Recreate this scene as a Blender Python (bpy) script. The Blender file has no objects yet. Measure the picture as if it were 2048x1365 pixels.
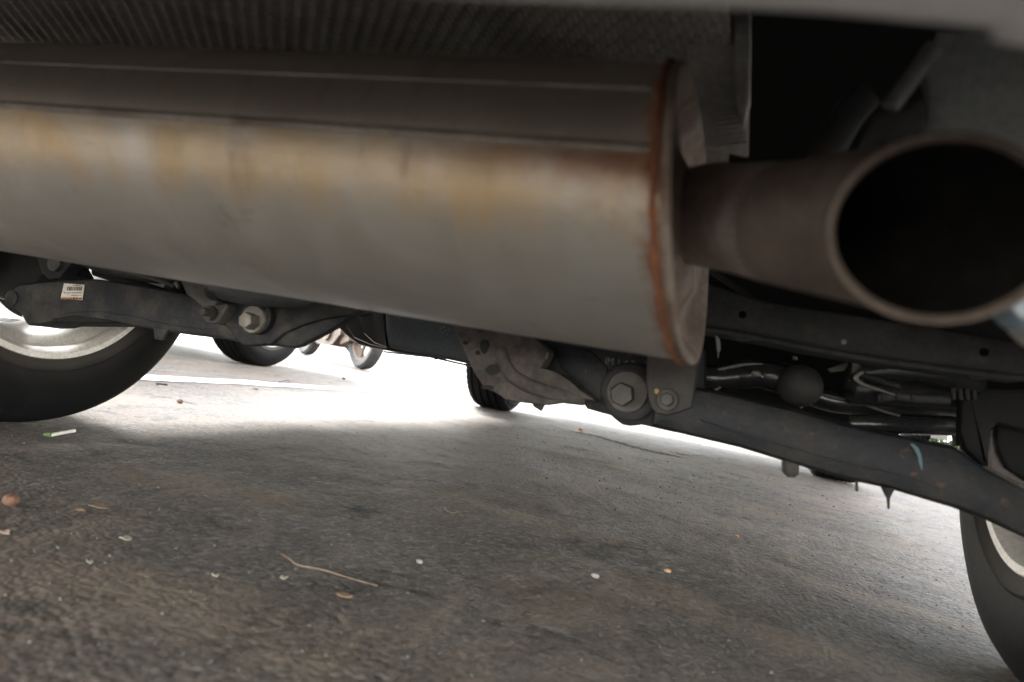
import bpy, bmesh, math, random
import numpy as np
from mathutils import Vector, Matrix
random.seed(7); rng = np.random.default_rng(7)
S = bpy.context.scene
C = S.collection
R = math.radians
PI = math.pi

# ------------------------------------------------------------------ camera
EYE = Vector((0, 0, .217))
yaw, pitch, roll = R(-18.8), R(2.11), R(10.13)
fw = Vector((math.sin(yaw)*math.cos(pitch), math.cos(yaw)*math.cos(pitch), math.sin(pitch)))
rt = Vector((math.cos(yaw), -math.sin(yaw), 0)); up = rt.cross(fw)
rt, up = rt*math.cos(roll)+up*math.sin(roll), up*math.cos(roll)-rt*math.sin(roll)
F = 1432.0
cd = bpy.data.cameras.new('camera'); cam = bpy.data.objects.new('camera', cd); C.objects.link(cam)
m = Matrix((rt, up, -fw)).transposed().to_4x4(); m.translation = EYE
cam.matrix_world = m
cd.sensor_width = 36; cd.lens = 36*F/2048; cd.clip_start = .01; cd.clip_end = 900
cd.dof.use_dof = True; cd.dof.focus_distance = 1.15; cd.dof.aperture_fstop = 5.8
S.camera = cam

# ------------------------------------------------------------------ light
SUN_EL, SUN_AZ = R(37), Vector((-.72, .69, 0)).normalized()
w = bpy.data.worlds.new('World'); S.world = w; w.use_nodes = True
nt = w.node_tree; nt.nodes.clear()
sky = nt.nodes.new('ShaderNodeTexSky'); sky.sky_type = 'NISHITA'; sky.sun_disc = False
sky.sun_elevation = SUN_EL; sky.sun_rotation = math.atan2(SUN_AZ.x, SUN_AZ.y)
sky.dust_density = .4; sky.air_density = 1.6; sky.ozone_density = 1.0
hs = nt.nodes.new('ShaderNodeHueSaturation'); hs.inputs['Saturation'].default_value = .22
bg = nt.nodes.new('ShaderNodeBackground'); bg.inputs['Strength'].default_value = .15
wo = nt.nodes.new('ShaderNodeOutputWorld')
nt.links.new(sky.outputs[0], hs.inputs['Color']); nt.links.new(hs.outputs[0], bg.inputs['Color']); nt.links.new(bg.outputs[0], wo.inputs[0])
sd = bpy.data.lights.new('sun', 'SUN'); sd.energy = 1.2; sd.angle = R(18); sd.color = (1, .97, .93)
so = bpy.data.objects.new('sun', sd); C.objects.link(so)
sv = SUN_AZ*math.cos(SUN_EL)+Vector((0, 0, math.sin(SUN_EL)))
so.rotation_euler = sv.to_track_quat('Z', 'Y').to_euler(); so.location = sv*30
S.view_settings.view_transform = 'Standard'; S.view_settings.look = 'None'
S.view_settings.exposure = 3.9; S.view_settings.gamma = 1; S.view_settings.use_curve_mapping = False
S.render.engine = 'CYCLES'
S.cycles.use_denoising = True; S.cycles.use_adaptive_sampling = False; S.cycles.max_bounces = 12; S.cycles.diffuse_bounces = 8; S.cycles.glossy_bounces = 6
S.cycles.sample_clamp_indirect = 8

# ------------------------------------------------------------------ measuring: a point of the photograph put at a real depth
def ray(x, y): return fw + rt*((x-1024)/F) - up*((y-682.5)/F)
def aY(x, y, Y): d = ray(x, y); return EYE + d*(Y/d.y)
def aZ(x, y, z=0.): d = ray(x, y); return EYE + d*((z-EYE.z)/d.z)
def aX(x, y, X): d = ray(x, y); return EYE + d*(X/d.x)
def aD(x, y, D): return EYE + ray(x, y)*D

# ------------------------------------------------------------------ materials
def nodes(name):
    M = bpy.data.materials.new(name); M.use_nodes = True
    n = M.node_tree.nodes; return M, M.node_tree, n['Principled BSDF']
def ramp(nt, fac, stops):
    r = nt.nodes.new('ShaderNodeValToRGB'); e = r.color_ramp.elements
    while len(e) < len(stops): e.new(.5)
    for i, (p, c) in enumerate(stops):
        e[i].position = p; e[i].color = (*c, 1) if len(c) == 3 else c
    nt.links.new(fac, r.inputs[0]); return r.outputs[0]
def noise(nt, co, scale, detail=4, rough=.6, dist=0):
    t = nt.nodes.new('ShaderNodeTexNoise'); t.inputs['Scale'].default_value = scale
    t.inputs['Detail'].default_value = detail; t.inputs['Roughness'].default_value = rough; t.inputs['Distortion'].default_value = dist
    nt.links.new(co, t.inputs['Vector']); return t.outputs['Fac']
def mixc(nt, fac, a, b, mode='MIX'):
    x = nt.nodes.new('ShaderNodeMix'); x.data_type = 'RGBA'; x.blend_type = mode
    for s, v in ((x.inputs[0], fac), (x.inputs[6], a), (x.inputs[7], b)):
        if isinstance(v, (int, float)): s.default_value = v
        elif isinstance(v, tuple): s.default_value = (*v, 1)
        else: nt.links.new(v, s)
    return x.outputs[2]
def mathn(nt, op, a, b=0., c=None):
    x = nt.nodes.new('ShaderNodeMath'); x.operation = op
    for s, v in zip(x.inputs, (a, b, c)):
        if v is None: continue
        if isinstance(v, (int, float)): s.default_value = v
        else: nt.links.new(v, s)
    return x.outputs[0]
def coords(nt, scale=None, rot=None):
    t = nt.nodes.new('ShaderNodeTexCoord'); o = t.outputs['Object']
    if scale:
        mp = nt.nodes.new('ShaderNodeMapping'); mp.inputs['Scale'].default_value = scale
        if rot: mp.inputs['Rotation'].default_value = rot
        nt.links.new(o, mp.inputs[0]); o = mp.outputs[0]
    return o
def bump(nt, p, h, strength, dist):
    b = nt.nodes.new('ShaderNodeBump'); b.inputs['Strength'].default_value = strength; b.inputs['Distance'].default_value = dist
    nt.links.new(h, b.inputs['Height']); nt.links.new(b.outputs[0], p.inputs['Normal'])
def plain(name, col, rough=.6, metal=0., col2=None, scale=25, amt=.6, bmp=.15, fine=180, spec=.5, chips=False):
    """base colour broken up by a second colour (dust, rust or wear) in uneven patches, with fine relief"""
    M, nt, p = nodes(name); co = coords(nt)
    p.inputs['Metallic'].default_value = metal; p.inputs['Specular IOR Level'].default_value = spec
    n1 = noise(nt, co, scale, 6, .65, .3); n2 = noise(nt, co, fine, 3)
    c2 = col2 or tuple(min(1, v*1.5) for v in col)
    f = ramp(nt, n1, [(.42, (0, 0, 0)), (.68, (amt, amt, amt))])
    c = mixc(nt, f, col, c2)
    if chips: c = mixc(nt, ramp(nt, noise(nt, co, 75, 5, .75), [(.60, (0, 0, 0)), (.66, (.8,)*3)]), c, (.085, .048, .030))
    sp = ramp(nt, n2, [(.3, (.8, .8, .8)), (.7, (1.12, 1.12, 1.12))])
    c = mixc(nt, 1., c, sp, 'MULTIPLY')
    nt.links.new(c, p.inputs['Base Color'])
    nt.links.new(mathn(nt, 'MULTIPLY_ADD', n1, .25, rough-.12), p.inputs['Roughness'])
    bump(nt, p, n2, bmp, .002)
    return M

black = plain('black_underbody', (.010, .0105, .011), .7, 0, (.020, .019, .018), 14, spec=.25)
arm_m = plain('arm_paint', (.017, .019, .0215), .6, 0, (.066, .056, .047), 30, .75, .35, 220, spec=.3, chips=True)
arm_dk = plain('spring_arm_paint', (.0125, .0145, .0175), .6, 0, (.046, .041, .036), 22, .7, .35, 220, spec=.3, chips=True)
beam_m = plain('crossmember_paint', (.031, .034, .035), .7, 0, (.072, .066, .058), 24, .7, .35, 220, spec=.25, chips=True)
cast = plain('dusty_cast_metal', (.085, .073, .066), .85, .0, (.030, .027, .026), 42, .8, .6, 150, spec=.2)
clampm = plain('dusty_clamp', (.085, .078, .07), .7, 0, (.04, .036, .034), 40, .6)
boltm = plain('zinc_bolt', (.20, .185, .16), .5, .35, (.11, .09, .07), 90, .6)
def tyre_mat():
    M, nt, p = nodes('tyre_rubber'); co = coords(nt); n1 = noise(nt, co, 20, 6, .65, .3); n2 = noise(nt, co, 160, 3)
    c = mixc(nt, ramp(nt, n1, [(.42, (0, 0, 0)), (.68, (.5,)*3)]), (.0038, .0040, .0045), (.008, .0075, .007))
    sx = nt.nodes.new('ShaderNodeSeparateXYZ'); nt.links.new(co, sx.inputs[0])
    rr_ = mathn(nt, 'SQRT', mathn(nt, 'ADD', mathn(nt, 'MULTIPLY', sx.outputs[1], sx.outputs[1]), mathn(nt, 'MULTIPLY', sx.outputs[2], sx.outputs[2])))
    dn = mathn(nt, 'SUBTRACT', rr_, mathn(nt, 'MULTIPLY', n1, .008))
    c = mixc(nt, ramp(nt, dn, [(.212, (.85,)*3), (.221, (.25,)*3), (.245, (0, 0, 0))]), c, (.045, .040, .036))     # road dust caught beside the bead
    nt.links.new(c, p.inputs['Base Color']); p.inputs['Roughness'].default_value = .7; p.inputs['Specular IOR Level'].default_value = .08
    bump(nt, p, n2, .25, .002); return M
rubber = tyre_mat(); hubber = plain('bush_rubber', (.014, .0145, .016), .62)
rimm = plain('wheel_silver', (.56, .53, .485), .5, .05, (.42, .37, .31), 26, .6, .08)
brake = plain('brake_steel', (.05, .047, .045), .6, .2, (.10, .07, .05), 22, .6)
shieldm = plain('shield_aluminium', (.38, .365, .345), .6, .1, (.20, .185, .17), 18, .7)
bump_m = plain('bumper_plastic', (.42, .415, .41), .55, 0, (.48, .47, .46), 12, .5, .1, 400)
panel_g = plain('inner_panel_grey', (.26, .275, .268), .8, 0, (.18, .18, .175), 8, .5, spec=.2)
hose = plain('black_hose', (.045, .045, .047), .7, 0, (.07, .068, .065), 30, .5)
shinyblk = plain('glossy_black_bar', (.02, .021, .023), .22, 0, (.045, .043, .04), 30, .5)
tank_m = plain('tank_plastic', (.10, .116, .13), .5, 0, (.13, .125, .115), 7, .55)
layer_m = plain('tray_edge', (.03, .032, .035), .3, 0, (.06, .05, .045), 12, .4)
paintw = plain('sticker_paper', (.62, .58, .50), .7, 0, (.45, .38, .28), 60, .5)
ink = plain('sticker_ink', (.09, .085, .08), .7)
rustm = plain('rust', (.20, .075, .028), .85, 0, (.10, .035, .016), 70, .9, .5, 300)
bluep = plain('blue_mark', (.07, .14, .165), .5, 0, (.06, .12, .15), 60)

def muffler_mat():
    M, nt, p = nodes('muffler_steel'); co = coords(nt)
    n0 = noise(nt, co, 8, 5, .6, .4); n1 = noise(nt, coords(nt, (38, 7, 7)), 1, 5, .65); n2 = noise(nt, co, 230, 3)
    n3 = noise(nt, co, 52, 4, .7)
    sx = nt.nodes.new('ShaderNodeSeparateXYZ'); nt.links.new(co, sx.inputs[0])
    z_ = sx.outputs[2]
    c = mixc(nt, ramp(nt, n0, [(.36, (0, 0, 0)), (.66, (1, 1, 1))]), (.46, .45, .42), (.37, .345, .30))
    # heat stain: a ragged golden band hanging below the seam
    zz = mathn(nt, 'ADD', z_, mathn(nt, 'MULTIPLY_ADD', n1, .05, -.025))
    band = mathn(nt, 'MULTIPLY', ramp(nt, mathn(nt, 'ADD', zz, .06), [(.016, (0, 0, 0)), (.034, (1, 1, 1)), (.056, (1, 1, 1)), (.066, (0, 0, 0))]), ramp(nt, n0, [(.34, (.25,)*3), (.62, (1,)*3)]))
    c = mixc(nt, mathn(nt, 'MULTIPLY', band, .85), c, (.46, .32, .155))
    c = mixc(nt, mathn(nt, 'MULTIPLY', ramp(nt, n1, [(.56, (0, 0, 0)), (.72, (.6,)*3)]), ramp(nt, mathn(nt, 'ADD', z_, .06), [(.0, (0, 0, 0)), (.05, (1, 1, 1))])), c, (.20, .145, .10))
    n4 = noise(nt, coords(nt, (17, 30, 30)), 1, 5, .7, .4)
    c = mixc(nt, ramp(nt, n4, [(.60, (0, 0, 0)), (.70, (.5,)*3)]), c, (.22, .165, .12))
    c = mixc(nt, ramp(nt, z_, [(.0, (0, 0, 0)), (.006, (.65,)*3)]), c, (.27, .205, .155))          # upper half painted darker brown for the shade it faces
    seamrust = mathn(nt, 'MULTIPLY', ramp(nt, mathn(nt, 'ADD', mathn(nt, 'ADD', z_, .03), mathn(nt, 'MULTIPLY', n3, .012)), [(.018, (0,)*3), (.030, (1,)*3), (.036, (1,)*3), (.040, (0,)*3)]), ramp(nt, mathn(nt, 'ADD', mathn(nt, 'ADD', sx.outputs[0], .17), mathn(nt, 'MULTIPLY_ADD', n0, .12, -.06)), [(.03, (0,)*3), (.14, (.9,)*3)]))
    c = mixc(nt, seamrust, c, (.15, .062, .032))
    # rust creeping out of the end weld (the weld stands at object x = 0)
    dx = mathn(nt, 'ABSOLUTE', mathn(nt, 'ADD', mathn(nt, 'MULTIPLY_ADD', sx.outputs[2], .13, sx.outputs[0]), .0055))
    jag = mathn(nt, 'ADD', mathn(nt, 'MULTIPLY_ADD', n3, .012, -.006), mathn(nt, 'MULTIPLY_ADD', noise(nt, co, 21, 3), .030, -.0145))
    f = ramp(nt, mathn(nt, 'SUBTRACT', dx, jag), [(0., (.9, .9, .9)), (.0055, (0, 0, 0))])
    c = mixc(nt, f, c, mixc(nt, ramp(nt, n2, [(.35, (0, 0, 0)), (.65, (1, 1, 1))]), (.13, .05, .026), (.27, .15, .085)))
    nt.links.new(c, p.inputs['Base Color'])
    p.inputs['Metallic'].default_value = .75
    rr = mixc(nt, f, ramp(nt, mathn(nt, 'MULTIPLY_ADD', n1, .6, mathn(nt, 'MULTIPLY', n0, .4)), [(.35, (.38,)*3), (.65, (.58,)*3)]), (.85, .85, .85)); nt.links.new(rr, p.inputs['Roughness'])
    bump(nt, p, mathn(nt, 'ADD', mathn(nt, 'MULTIPLY', n2, .25), mathn(nt, 'ADD', mathn(nt, 'MULTIPLY', n3, .5), mathn(nt, 'MULTIPLY', n0, 3.0))), .25, .003)
    return M
muf_m = muffler_mat(); cap_m = plain('end_cap_steel', (.23, .19, .155), .7, .25, (.12, .06, .034), 34, .85, .3)
seam_m = plain('seam_steel', (.22, .195, .165), .6, .5, (.10, .07, .05), 24, .8, .2)
pipe_m = plain('tail_pipe_steel', (.29, .25, .225), .58, .5, (.17, .11, .08), 34, .85, .2)
tip_m = plain('tip_steel', (.10, .078, .062), .7, .3, (.055, .038, .03), 34, .8, .2)
soot_hole_black = plain('soot_hole_black', (.004, .0037, .0035), .95, 0, (.009, .008, .007), 60, .8, spec=.05)

def asphalt_mat():
    M, nt, p = nodes('asphalt'); co = coords(nt)
    def vor(scale, feat='F1'):
        v = nt.nodes.new('ShaderNodeTexVoronoi'); v.feature = feat; v.inputs['Scale'].default_value = scale
        nt.links.new(co, v.inputs['Vector']); return v
    v1, v2 = vor(170), vor(85)
    g1 = nt.nodes.new('ShaderNodeSeparateColor'); nt.links.new(v1.outputs['Color'], g1.inputs[0])
    g2 = nt.nodes.new('ShaderNodeSeparateColor'); nt.links.new(v2.outputs['Color'], g2.inputs[0])
    v3 = vor(400)
    g3 = nt.nodes.new('ShaderNodeSeparateColor'); nt.links.new(v3.outputs['Color'], g3.inputs[0])
    c = ramp(nt, g1.outputs[0], [(0, (.026, .0225, .0205)), (.3, (.066, .057, .050)), (.8, (.112, .096, .083)), (1., (.25, .22, .185))])
    c = mixc(nt, .4, c, ramp(nt, g2.outputs[1], [(0, (.018, .016, .015)), (.25, (.062, .053, .047)), (.85, (.105, .089, .077)), (1, (.22, .165, .125))]))
    c = mixc(nt, .3, c, ramp(nt, g3.outputs[2], [(0, (.016, .0145, .0135)), (.5, (.076, .066, .058)), (1, (.18, .158, .135))]))
    big = noise(nt, co, 2.6, 6, .6, .6); mid = noise(nt, co, 10, 6, .7, .7); st = noise(nt, coords(nt, (9, 2.6, 1), (0, 0, .5)), 1, 6, .65, .9)
    sp = noise(nt, co, 70, 4, .7)
    spm = ramp(nt, sp, [(.33, (.15,)*3), (.62, (1,)*3)])
    # ragged tan patches: sandy dirt, plus a painted sun-to-shade fade by the left sill
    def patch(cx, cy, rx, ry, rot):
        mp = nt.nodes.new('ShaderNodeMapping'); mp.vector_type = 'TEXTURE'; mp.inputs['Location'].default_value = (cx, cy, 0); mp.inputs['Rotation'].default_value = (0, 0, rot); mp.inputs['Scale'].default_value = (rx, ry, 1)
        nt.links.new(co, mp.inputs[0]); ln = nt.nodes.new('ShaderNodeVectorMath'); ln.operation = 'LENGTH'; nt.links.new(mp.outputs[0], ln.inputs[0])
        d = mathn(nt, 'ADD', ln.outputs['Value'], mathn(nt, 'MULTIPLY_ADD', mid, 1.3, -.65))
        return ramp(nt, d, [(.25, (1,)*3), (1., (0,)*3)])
    sand_fade = patch(-.82, 1.75, .38, .85, .25)  # this broad patch paints in the warm fade from sun to shade
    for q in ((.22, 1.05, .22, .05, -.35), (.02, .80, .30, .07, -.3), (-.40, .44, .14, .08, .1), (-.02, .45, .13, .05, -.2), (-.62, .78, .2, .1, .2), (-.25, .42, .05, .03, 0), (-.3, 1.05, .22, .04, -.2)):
        sand_fade = mathn(nt, 'MAXIMUM', sand_fade, patch(*q))
    dust = mathn(nt, 'MULTIPLY', ramp(nt, big, [(.42, (0, 0, 0)), (.60, (.8,)*3)]), spm)
    c = mixc(nt, dust, c, (.125, .088, .064))        # brown dust lying in patches
    c = mixc(nt, mathn(nt, 'MULTIPLY', ramp(nt, st, [(.52, (0, 0, 0)), (.66, (.7,)*3)]), spm), c, (.18, .135, .098))
    c = mixc(nt, ramp(nt, mid, [(.55, (0, 0, 0)), (.64, (.78,)*3)]), c, (.024, .0215, .021))        # oil stains
    c = mixc(nt, mathn(nt, 'MULTIPLY', mathn(nt, 'MULTIPLY', sand_fade, .85), spm), c, (.195, .148, .110))
    nt.links.new(c, p.inputs['Base Color'])
    p.inputs['Roughness'].default_value = .78; p.inputs['Specular IOR Level'].default_value = .3
    fine = noise(nt, co, 480, 2)
    h = mathn(nt, 'ADD', mathn(nt, 'MULTIPLY', v1.outputs['Distance'], -1.), mathn(nt, 'MULTIPLY', v2.outputs['Distance'], -.8))
    h = mathn(nt, 'ADD', h, mathn(nt, 'MULTIPLY', fine, .25))
    bump(nt, p, h, .8, .0017)
    return M
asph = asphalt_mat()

# ------------------------------------------------------------------ shapes
def new_obj(name, verts, faces, mat, parent=None, smooth=True, auto=35):
    me = bpy.data.meshes.new(name)
    base = Vector((0, 0, 0))
    q = parent
    while q is not None: base += q.location; q = q.parent
    me.from_pydata([Vector(v)-base for v in verts], [], faces)
    me.materials.append(mat)
    bm = bmesh.new(); bm.from_mesh(me); bmesh.ops.recalc_face_normals(bm, faces=bm.faces)
    if smooth:
        for f in bm.faces: f.smooth = True
        for e in bm.edges:
            if len(e.link_faces) == 2 and e.calc_face_angle(0) > R(auto): e.smooth = False
    bm.to_mesh(me); bm.free()
    o = bpy.data.objects.new(name, me); C.objects.link(o)
    if parent: o.parent = parent
    return o
class MB:
    def __init__(s): s.v = []; s.f = []
    def add(s, v, f):
        n = len(s.v); s.v += [Vector(x) for x in v]; s.f += [tuple(i+n for i in q) for q in f]; return s
    def box(s, a, b):
        (x0, y0, z0), (x1, y1, z1) = a, b
        return s.add([(x0,y0,z0),(x1,y0,z0),(x1,y1,z0),(x0,y1,z0),(x0,y0,z1),(x1,y0,z1),(x1,y1,z1),(x0,y1,z1)],
                     [(0,3,2,1),(4,5,6,7),(0,1,5,4),(1,2,6,5),(2,3,7,6),(3,0,4,7)])
    def prism(s, pts, off, bev=0.0):
        """closed outline pts (3-D), pushed along off; bev rounds the front rim"""
        off = Vector(off); n = len(pts); P = [Vector(q) for q in pts]
        if bev:
            c = sum(P, Vector())/n; d = off.normalized()
            nor = []
            for i in range(n):
                t1 = (P[i]-P[i-1]).normalized(); t2 = (P[(i+1) % n]-P[i]).normalized()
                a = t1.cross(d)+t2.cross(d)
                a = a.normalized() if a.length > 1e-6 else (P[i]-c).normalized()
                nor.append(a)
            area = sum(((P[i]-c).cross(P[(i+1) % n]-c)).dot(d) for i in range(n))
            sg = -1 if area > 0 else 1
            rings = [[P[i]+nor[i]*sg*bev for i in range(n)], [P[i]+nor[i]*sg*bev*.3+d*bev*.3 for i in range(n)], [P[i]+d*bev for i in range(n)], [P[i]+off for i in range(n)]]
        else: rings = [P, [q+off for q in P]]
        v = [q for r_ in rings for q in r_]; f = []
        for k in range(len(rings)-1):
            for i in range(n):
                j = (i+1) % n; f.append((k*n+i, k*n+j, (k+1)*n+j, (k+1)*n+i))
        f.append(tuple(range(n-1, -1, -1))); f.append(tuple(range((len(rings)-1)*n, len(rings)*n)))
        return s.add(v, f)
    def tube(s, pts, rad, n=14, caps=True, closed=False):
        P = [Vector(q) for q in pts]
        if not isinstance(rad, (list, tuple)): rad = [rad]*len(P)
        if len(rad) != len(P): rad = [float(q) for q in np.interp(np.linspace(0, 1, len(P)), np.linspace(0, 1, len(rad)), rad)]
        t = (P[1]-P[0]).normalized(); u = t.orthogonal().normalized(); v = []; 
        for i, q in enumerate(P):
            tn = ((P[min(i+1, len(P)-1)]-P[max(i-1, 0)])).normalized()
            u = (u-tn*u.dot(tn)).normalized(); b = tn.cross(u)
            for k in range(n):
                a = 2*PI*k/n; v.append(q+(u*math.cos(a)+b*math.sin(a))*rad[i])
        f = []
        for i in range(len(P)-1):
            for k in range(n):
                j = (k+1) % n; f.append((i*n+k, i*n+j, (i+1)*n+j, (i+1)*n+k))
        if caps: f.append(tuple(range(n-1, -1, -1))); f.append(tuple(range((len(P)-1)*n, len(P)*n)))
        return s.add(v, f)
    def lathe(s, prof, o, ax, n=64, closed=False):
        """prof = (along axis, radius)"""
        ax = Vector(ax).normalized(); u = ax.orthogonal().normalized(); b = ax.cross(u); o = Vector(o); v = []
        for a_, r_ in prof:
            for k in range(n):
                t = 2*PI*k/n; v.append(o+ax*a_+(u*math.cos(t)+b*math.sin(t))*r_)
        f = []; m_ = len(prof)
        for i in range(m_ if closed else m_-1):
            i2 = (i+1) % m_
            for k in range(n):
                j = (k+1) % n; f.append((i*n+k, i*n+j, i2*n+j, i2*n+k))
        if not closed:
            if prof[0][1] > 1e-6: f.append(tuple(range(n-1, -1, -1)))
            if prof[-1][1] > 1e-6: f.append(tuple(range((m_-1)*n, m_*n)))
        return s.add(v, f)
    def out(s, name, mat, parent=None, **k): return new_obj(name, s.v, s.f, mat, parent, **k)
def smoothpath(P, n=6):
    P = [Vector(p) for p in P]; Q = []
    for i in range(len(P)-1):
        a, b, c, d = P[max(i-1, 0)], P[i], P[i+1], P[min(i+2, len(P)-1)]
        for k in range(n):
            t = k/n; Q.append(.5*((2*b)+(c-a)*t+(2*a-5*b+4*c-d)*t*t+(3*b-a-3*c+d)*t**3))
    return Q+[P[-1]]
def empty(name, loc, parent=None, rz=0):
    o = bpy.data.objects.new(name, None); C.objects.link(o); o.empty_display_size = .1
    if parent:
        o.parent = parent; b = Vector(); q = parent
        while q is not None: b += q.location; q = q.parent
        loc = Vector(loc)-b
    o.location = loc; o.rotation_euler.z = rz; return o
def tag(o, label=None, cat=None, group=None, kind=None):
    if label: o['label'] = label
    if cat: o['category'] = cat
    if group: o['group'] = group
    if kind: o['kind'] = kind
    return o
def outline(pts, Y): return [aY(x, y, Y) for x, y in pts]
def plate(name, pts, Y, th, mat, parent, bev=.004):
    return MB().prism(outline(pts, Y), (0, th, 0), bev).out(name, mat, parent)

# ------------------------------------------------------------------ ground
def hsh(ix, iy, k):
    h = (ix*374761393+iy*668265263+k*2147483647+k*k*97) & 0xffffffff
    h = ((h ^ (h >> 13))*1274126177) & 0xffffffff
    return ((h ^ (h >> 16)) & 0xffff)/65535.0
def vnoise(x, y, s, k):
    X, Y = x*s, y*s; ix = np.floor(X).astype(np.int64); iy = np.floor(Y).astype(np.int64); fx = X-ix; fy = Y-iy
    fx = fx*fx*(3-2*fx); fy = fy*fy*(3-2*fy)
    a, b, c, d = hsh(ix, iy, k), hsh(ix+1, iy, k), hsh(ix, iy+1, k), hsh(ix+1, iy+1, k)
    return (a*(1-fx)+b*fx)*(1-fy)+(c*(1-fx)+d*fx)*fy-.5
def stones(x, y, s, k):
    X, Y = x*s, y*s; ix = np.floor(X).astype(np.int64); iy = np.floor(Y).astype(np.int64)
    best = np.full(x.shape, 9.); amp = np.zeros(x.shape)
    for dx in (-1, 0, 1):
        for dy in (-1, 0, 1):
            cx, cy = ix+dx, iy+dy
            d = (cx+.15+.7*hsh(cx, cy, k)-X)**2+(cy+.15+.7*hsh(cx, cy, k+1)-Y)**2
            m_ = d < best; best = np.where(m_, d, best); amp = np.where(m_, hsh(cx, cy, k+2), amp)
    return np.clip(1-best*2.2, 0, 1)**.7*(.35+.65*amp)
def height(x, y):
    r_ = np.hypot(x, y); f = np.clip((2.6-r_)/1.8, 0, 1); f = f*f*(3-2*f)
    g = np.clip((9-r_)/3, 0, 1)
    return (vnoise(x, y, 2.3, 11)*.007+vnoise(x, y, 6.5, 12)*.004+vnoise(x, y, 21, 13)*.002)*g + f*(stones(x, y, 190, 21)*.0010-.0005+stones(x, y, 80, 31)*.0004+vnoise(x, y, 60, 41)*.0004)
def gh(x, y): return float(height(np.array([x]), np.array([y]))[0])
def ground():
    ang = np.radians(np.concatenate([np.arange(-72, 58, .25), np.arange(58, 288, 10.)]))    # bearing from straight ahead
    rad = [.02]
    r_ = .10
    while r_ < 6: rad.append(r_); r_ *= 1.0085
    while r_ < 500: rad.append(r_); r_ *= 1.3
    rad = np.array(rad+[600.])
    Rr, A = np.meshgrid(rad, ang, indexing='ij'); x = (Rr*np.sin(A)).ravel(); y = (Rr*np.cos(A)).ravel()
    z = height(x, y)
    n, m_ = len(rad), len(ang)
    i, j = np.meshgrid(np.arange(n-1), np.arange(m_), indexing='ij'); j2 = (j+1) % m_
    q = np.stack([i*m_+j, i*m_+j2, (i+1)*m_+j2, (i+1)*m_+j], -1).reshape(-1, 4)[:, ::-1]
    me = bpy.data.meshes.new('ground')
    me.vertices.add(n*m_); me.vertices.foreach_set('co', np.stack([x, y, z], -1).ravel())
    k = len(q); me.loops.add(k*4); me.polygons.add(k+1-1)
    me.loops.foreach_set('vertex_index', np.ascontiguousarray(q.ravel())); me.polygons.foreach_set('loop_start', np.arange(0, k*4, 4)); me.polygons.foreach_set('loop_total', np.full(k, 4))
    me.update(calc_edges=True); me.validate()
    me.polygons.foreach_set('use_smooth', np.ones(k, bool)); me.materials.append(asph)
    o = bpy.data.objects.new('ground', me); C.objects.link(o); tag(o, kind='structure')
ground()
def paint_mat():
    M, nt, p = nodes('road_paint'); co = coords(nt)
    n1 = noise(nt, co, 160, 4, .7); n2 = noise(nt, co, 9, 5)
    f = ramp(nt, mathn(nt, 'MULTIPLY', n1, n2), [(.14, (0, 0, 0)), (.2, (1, 1, 1))])
    nt.links.new(mixc(nt, f, (.09, .085, .08), (.72, .71, .68)), p.inputs['Base Color'])
    p.inputs['Roughness'].default_value = .75; bump(nt, p, n1, .5, .003)
    return M
def line(x0, x1, y0, y1, k):
    ys = np.arange(y0, y1+.01, .1); v = []; f = []
    for y in ys:
        j0, j1 = random.uniform(-.003, .003), random.uniform(-.003, .003)
        for x in np.linspace(x0+j0, x1+j1, 5): v.append((x, y, gh(x, y)+.003))
    for i in range(len(ys)-1):
        for j in range(4): f.append((i*5+j, i*5+j+1, i*5+6+j, i*5+5+j))
    o = new_obj('parking_line', v, f, line_m); tag(o, kind='structure')
line_m = paint_mat()
line(-1.69, -1.585, -1.2, 3.35, 0)
line(1.02, 1.12, -1.2, 3.35, 1)

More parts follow.
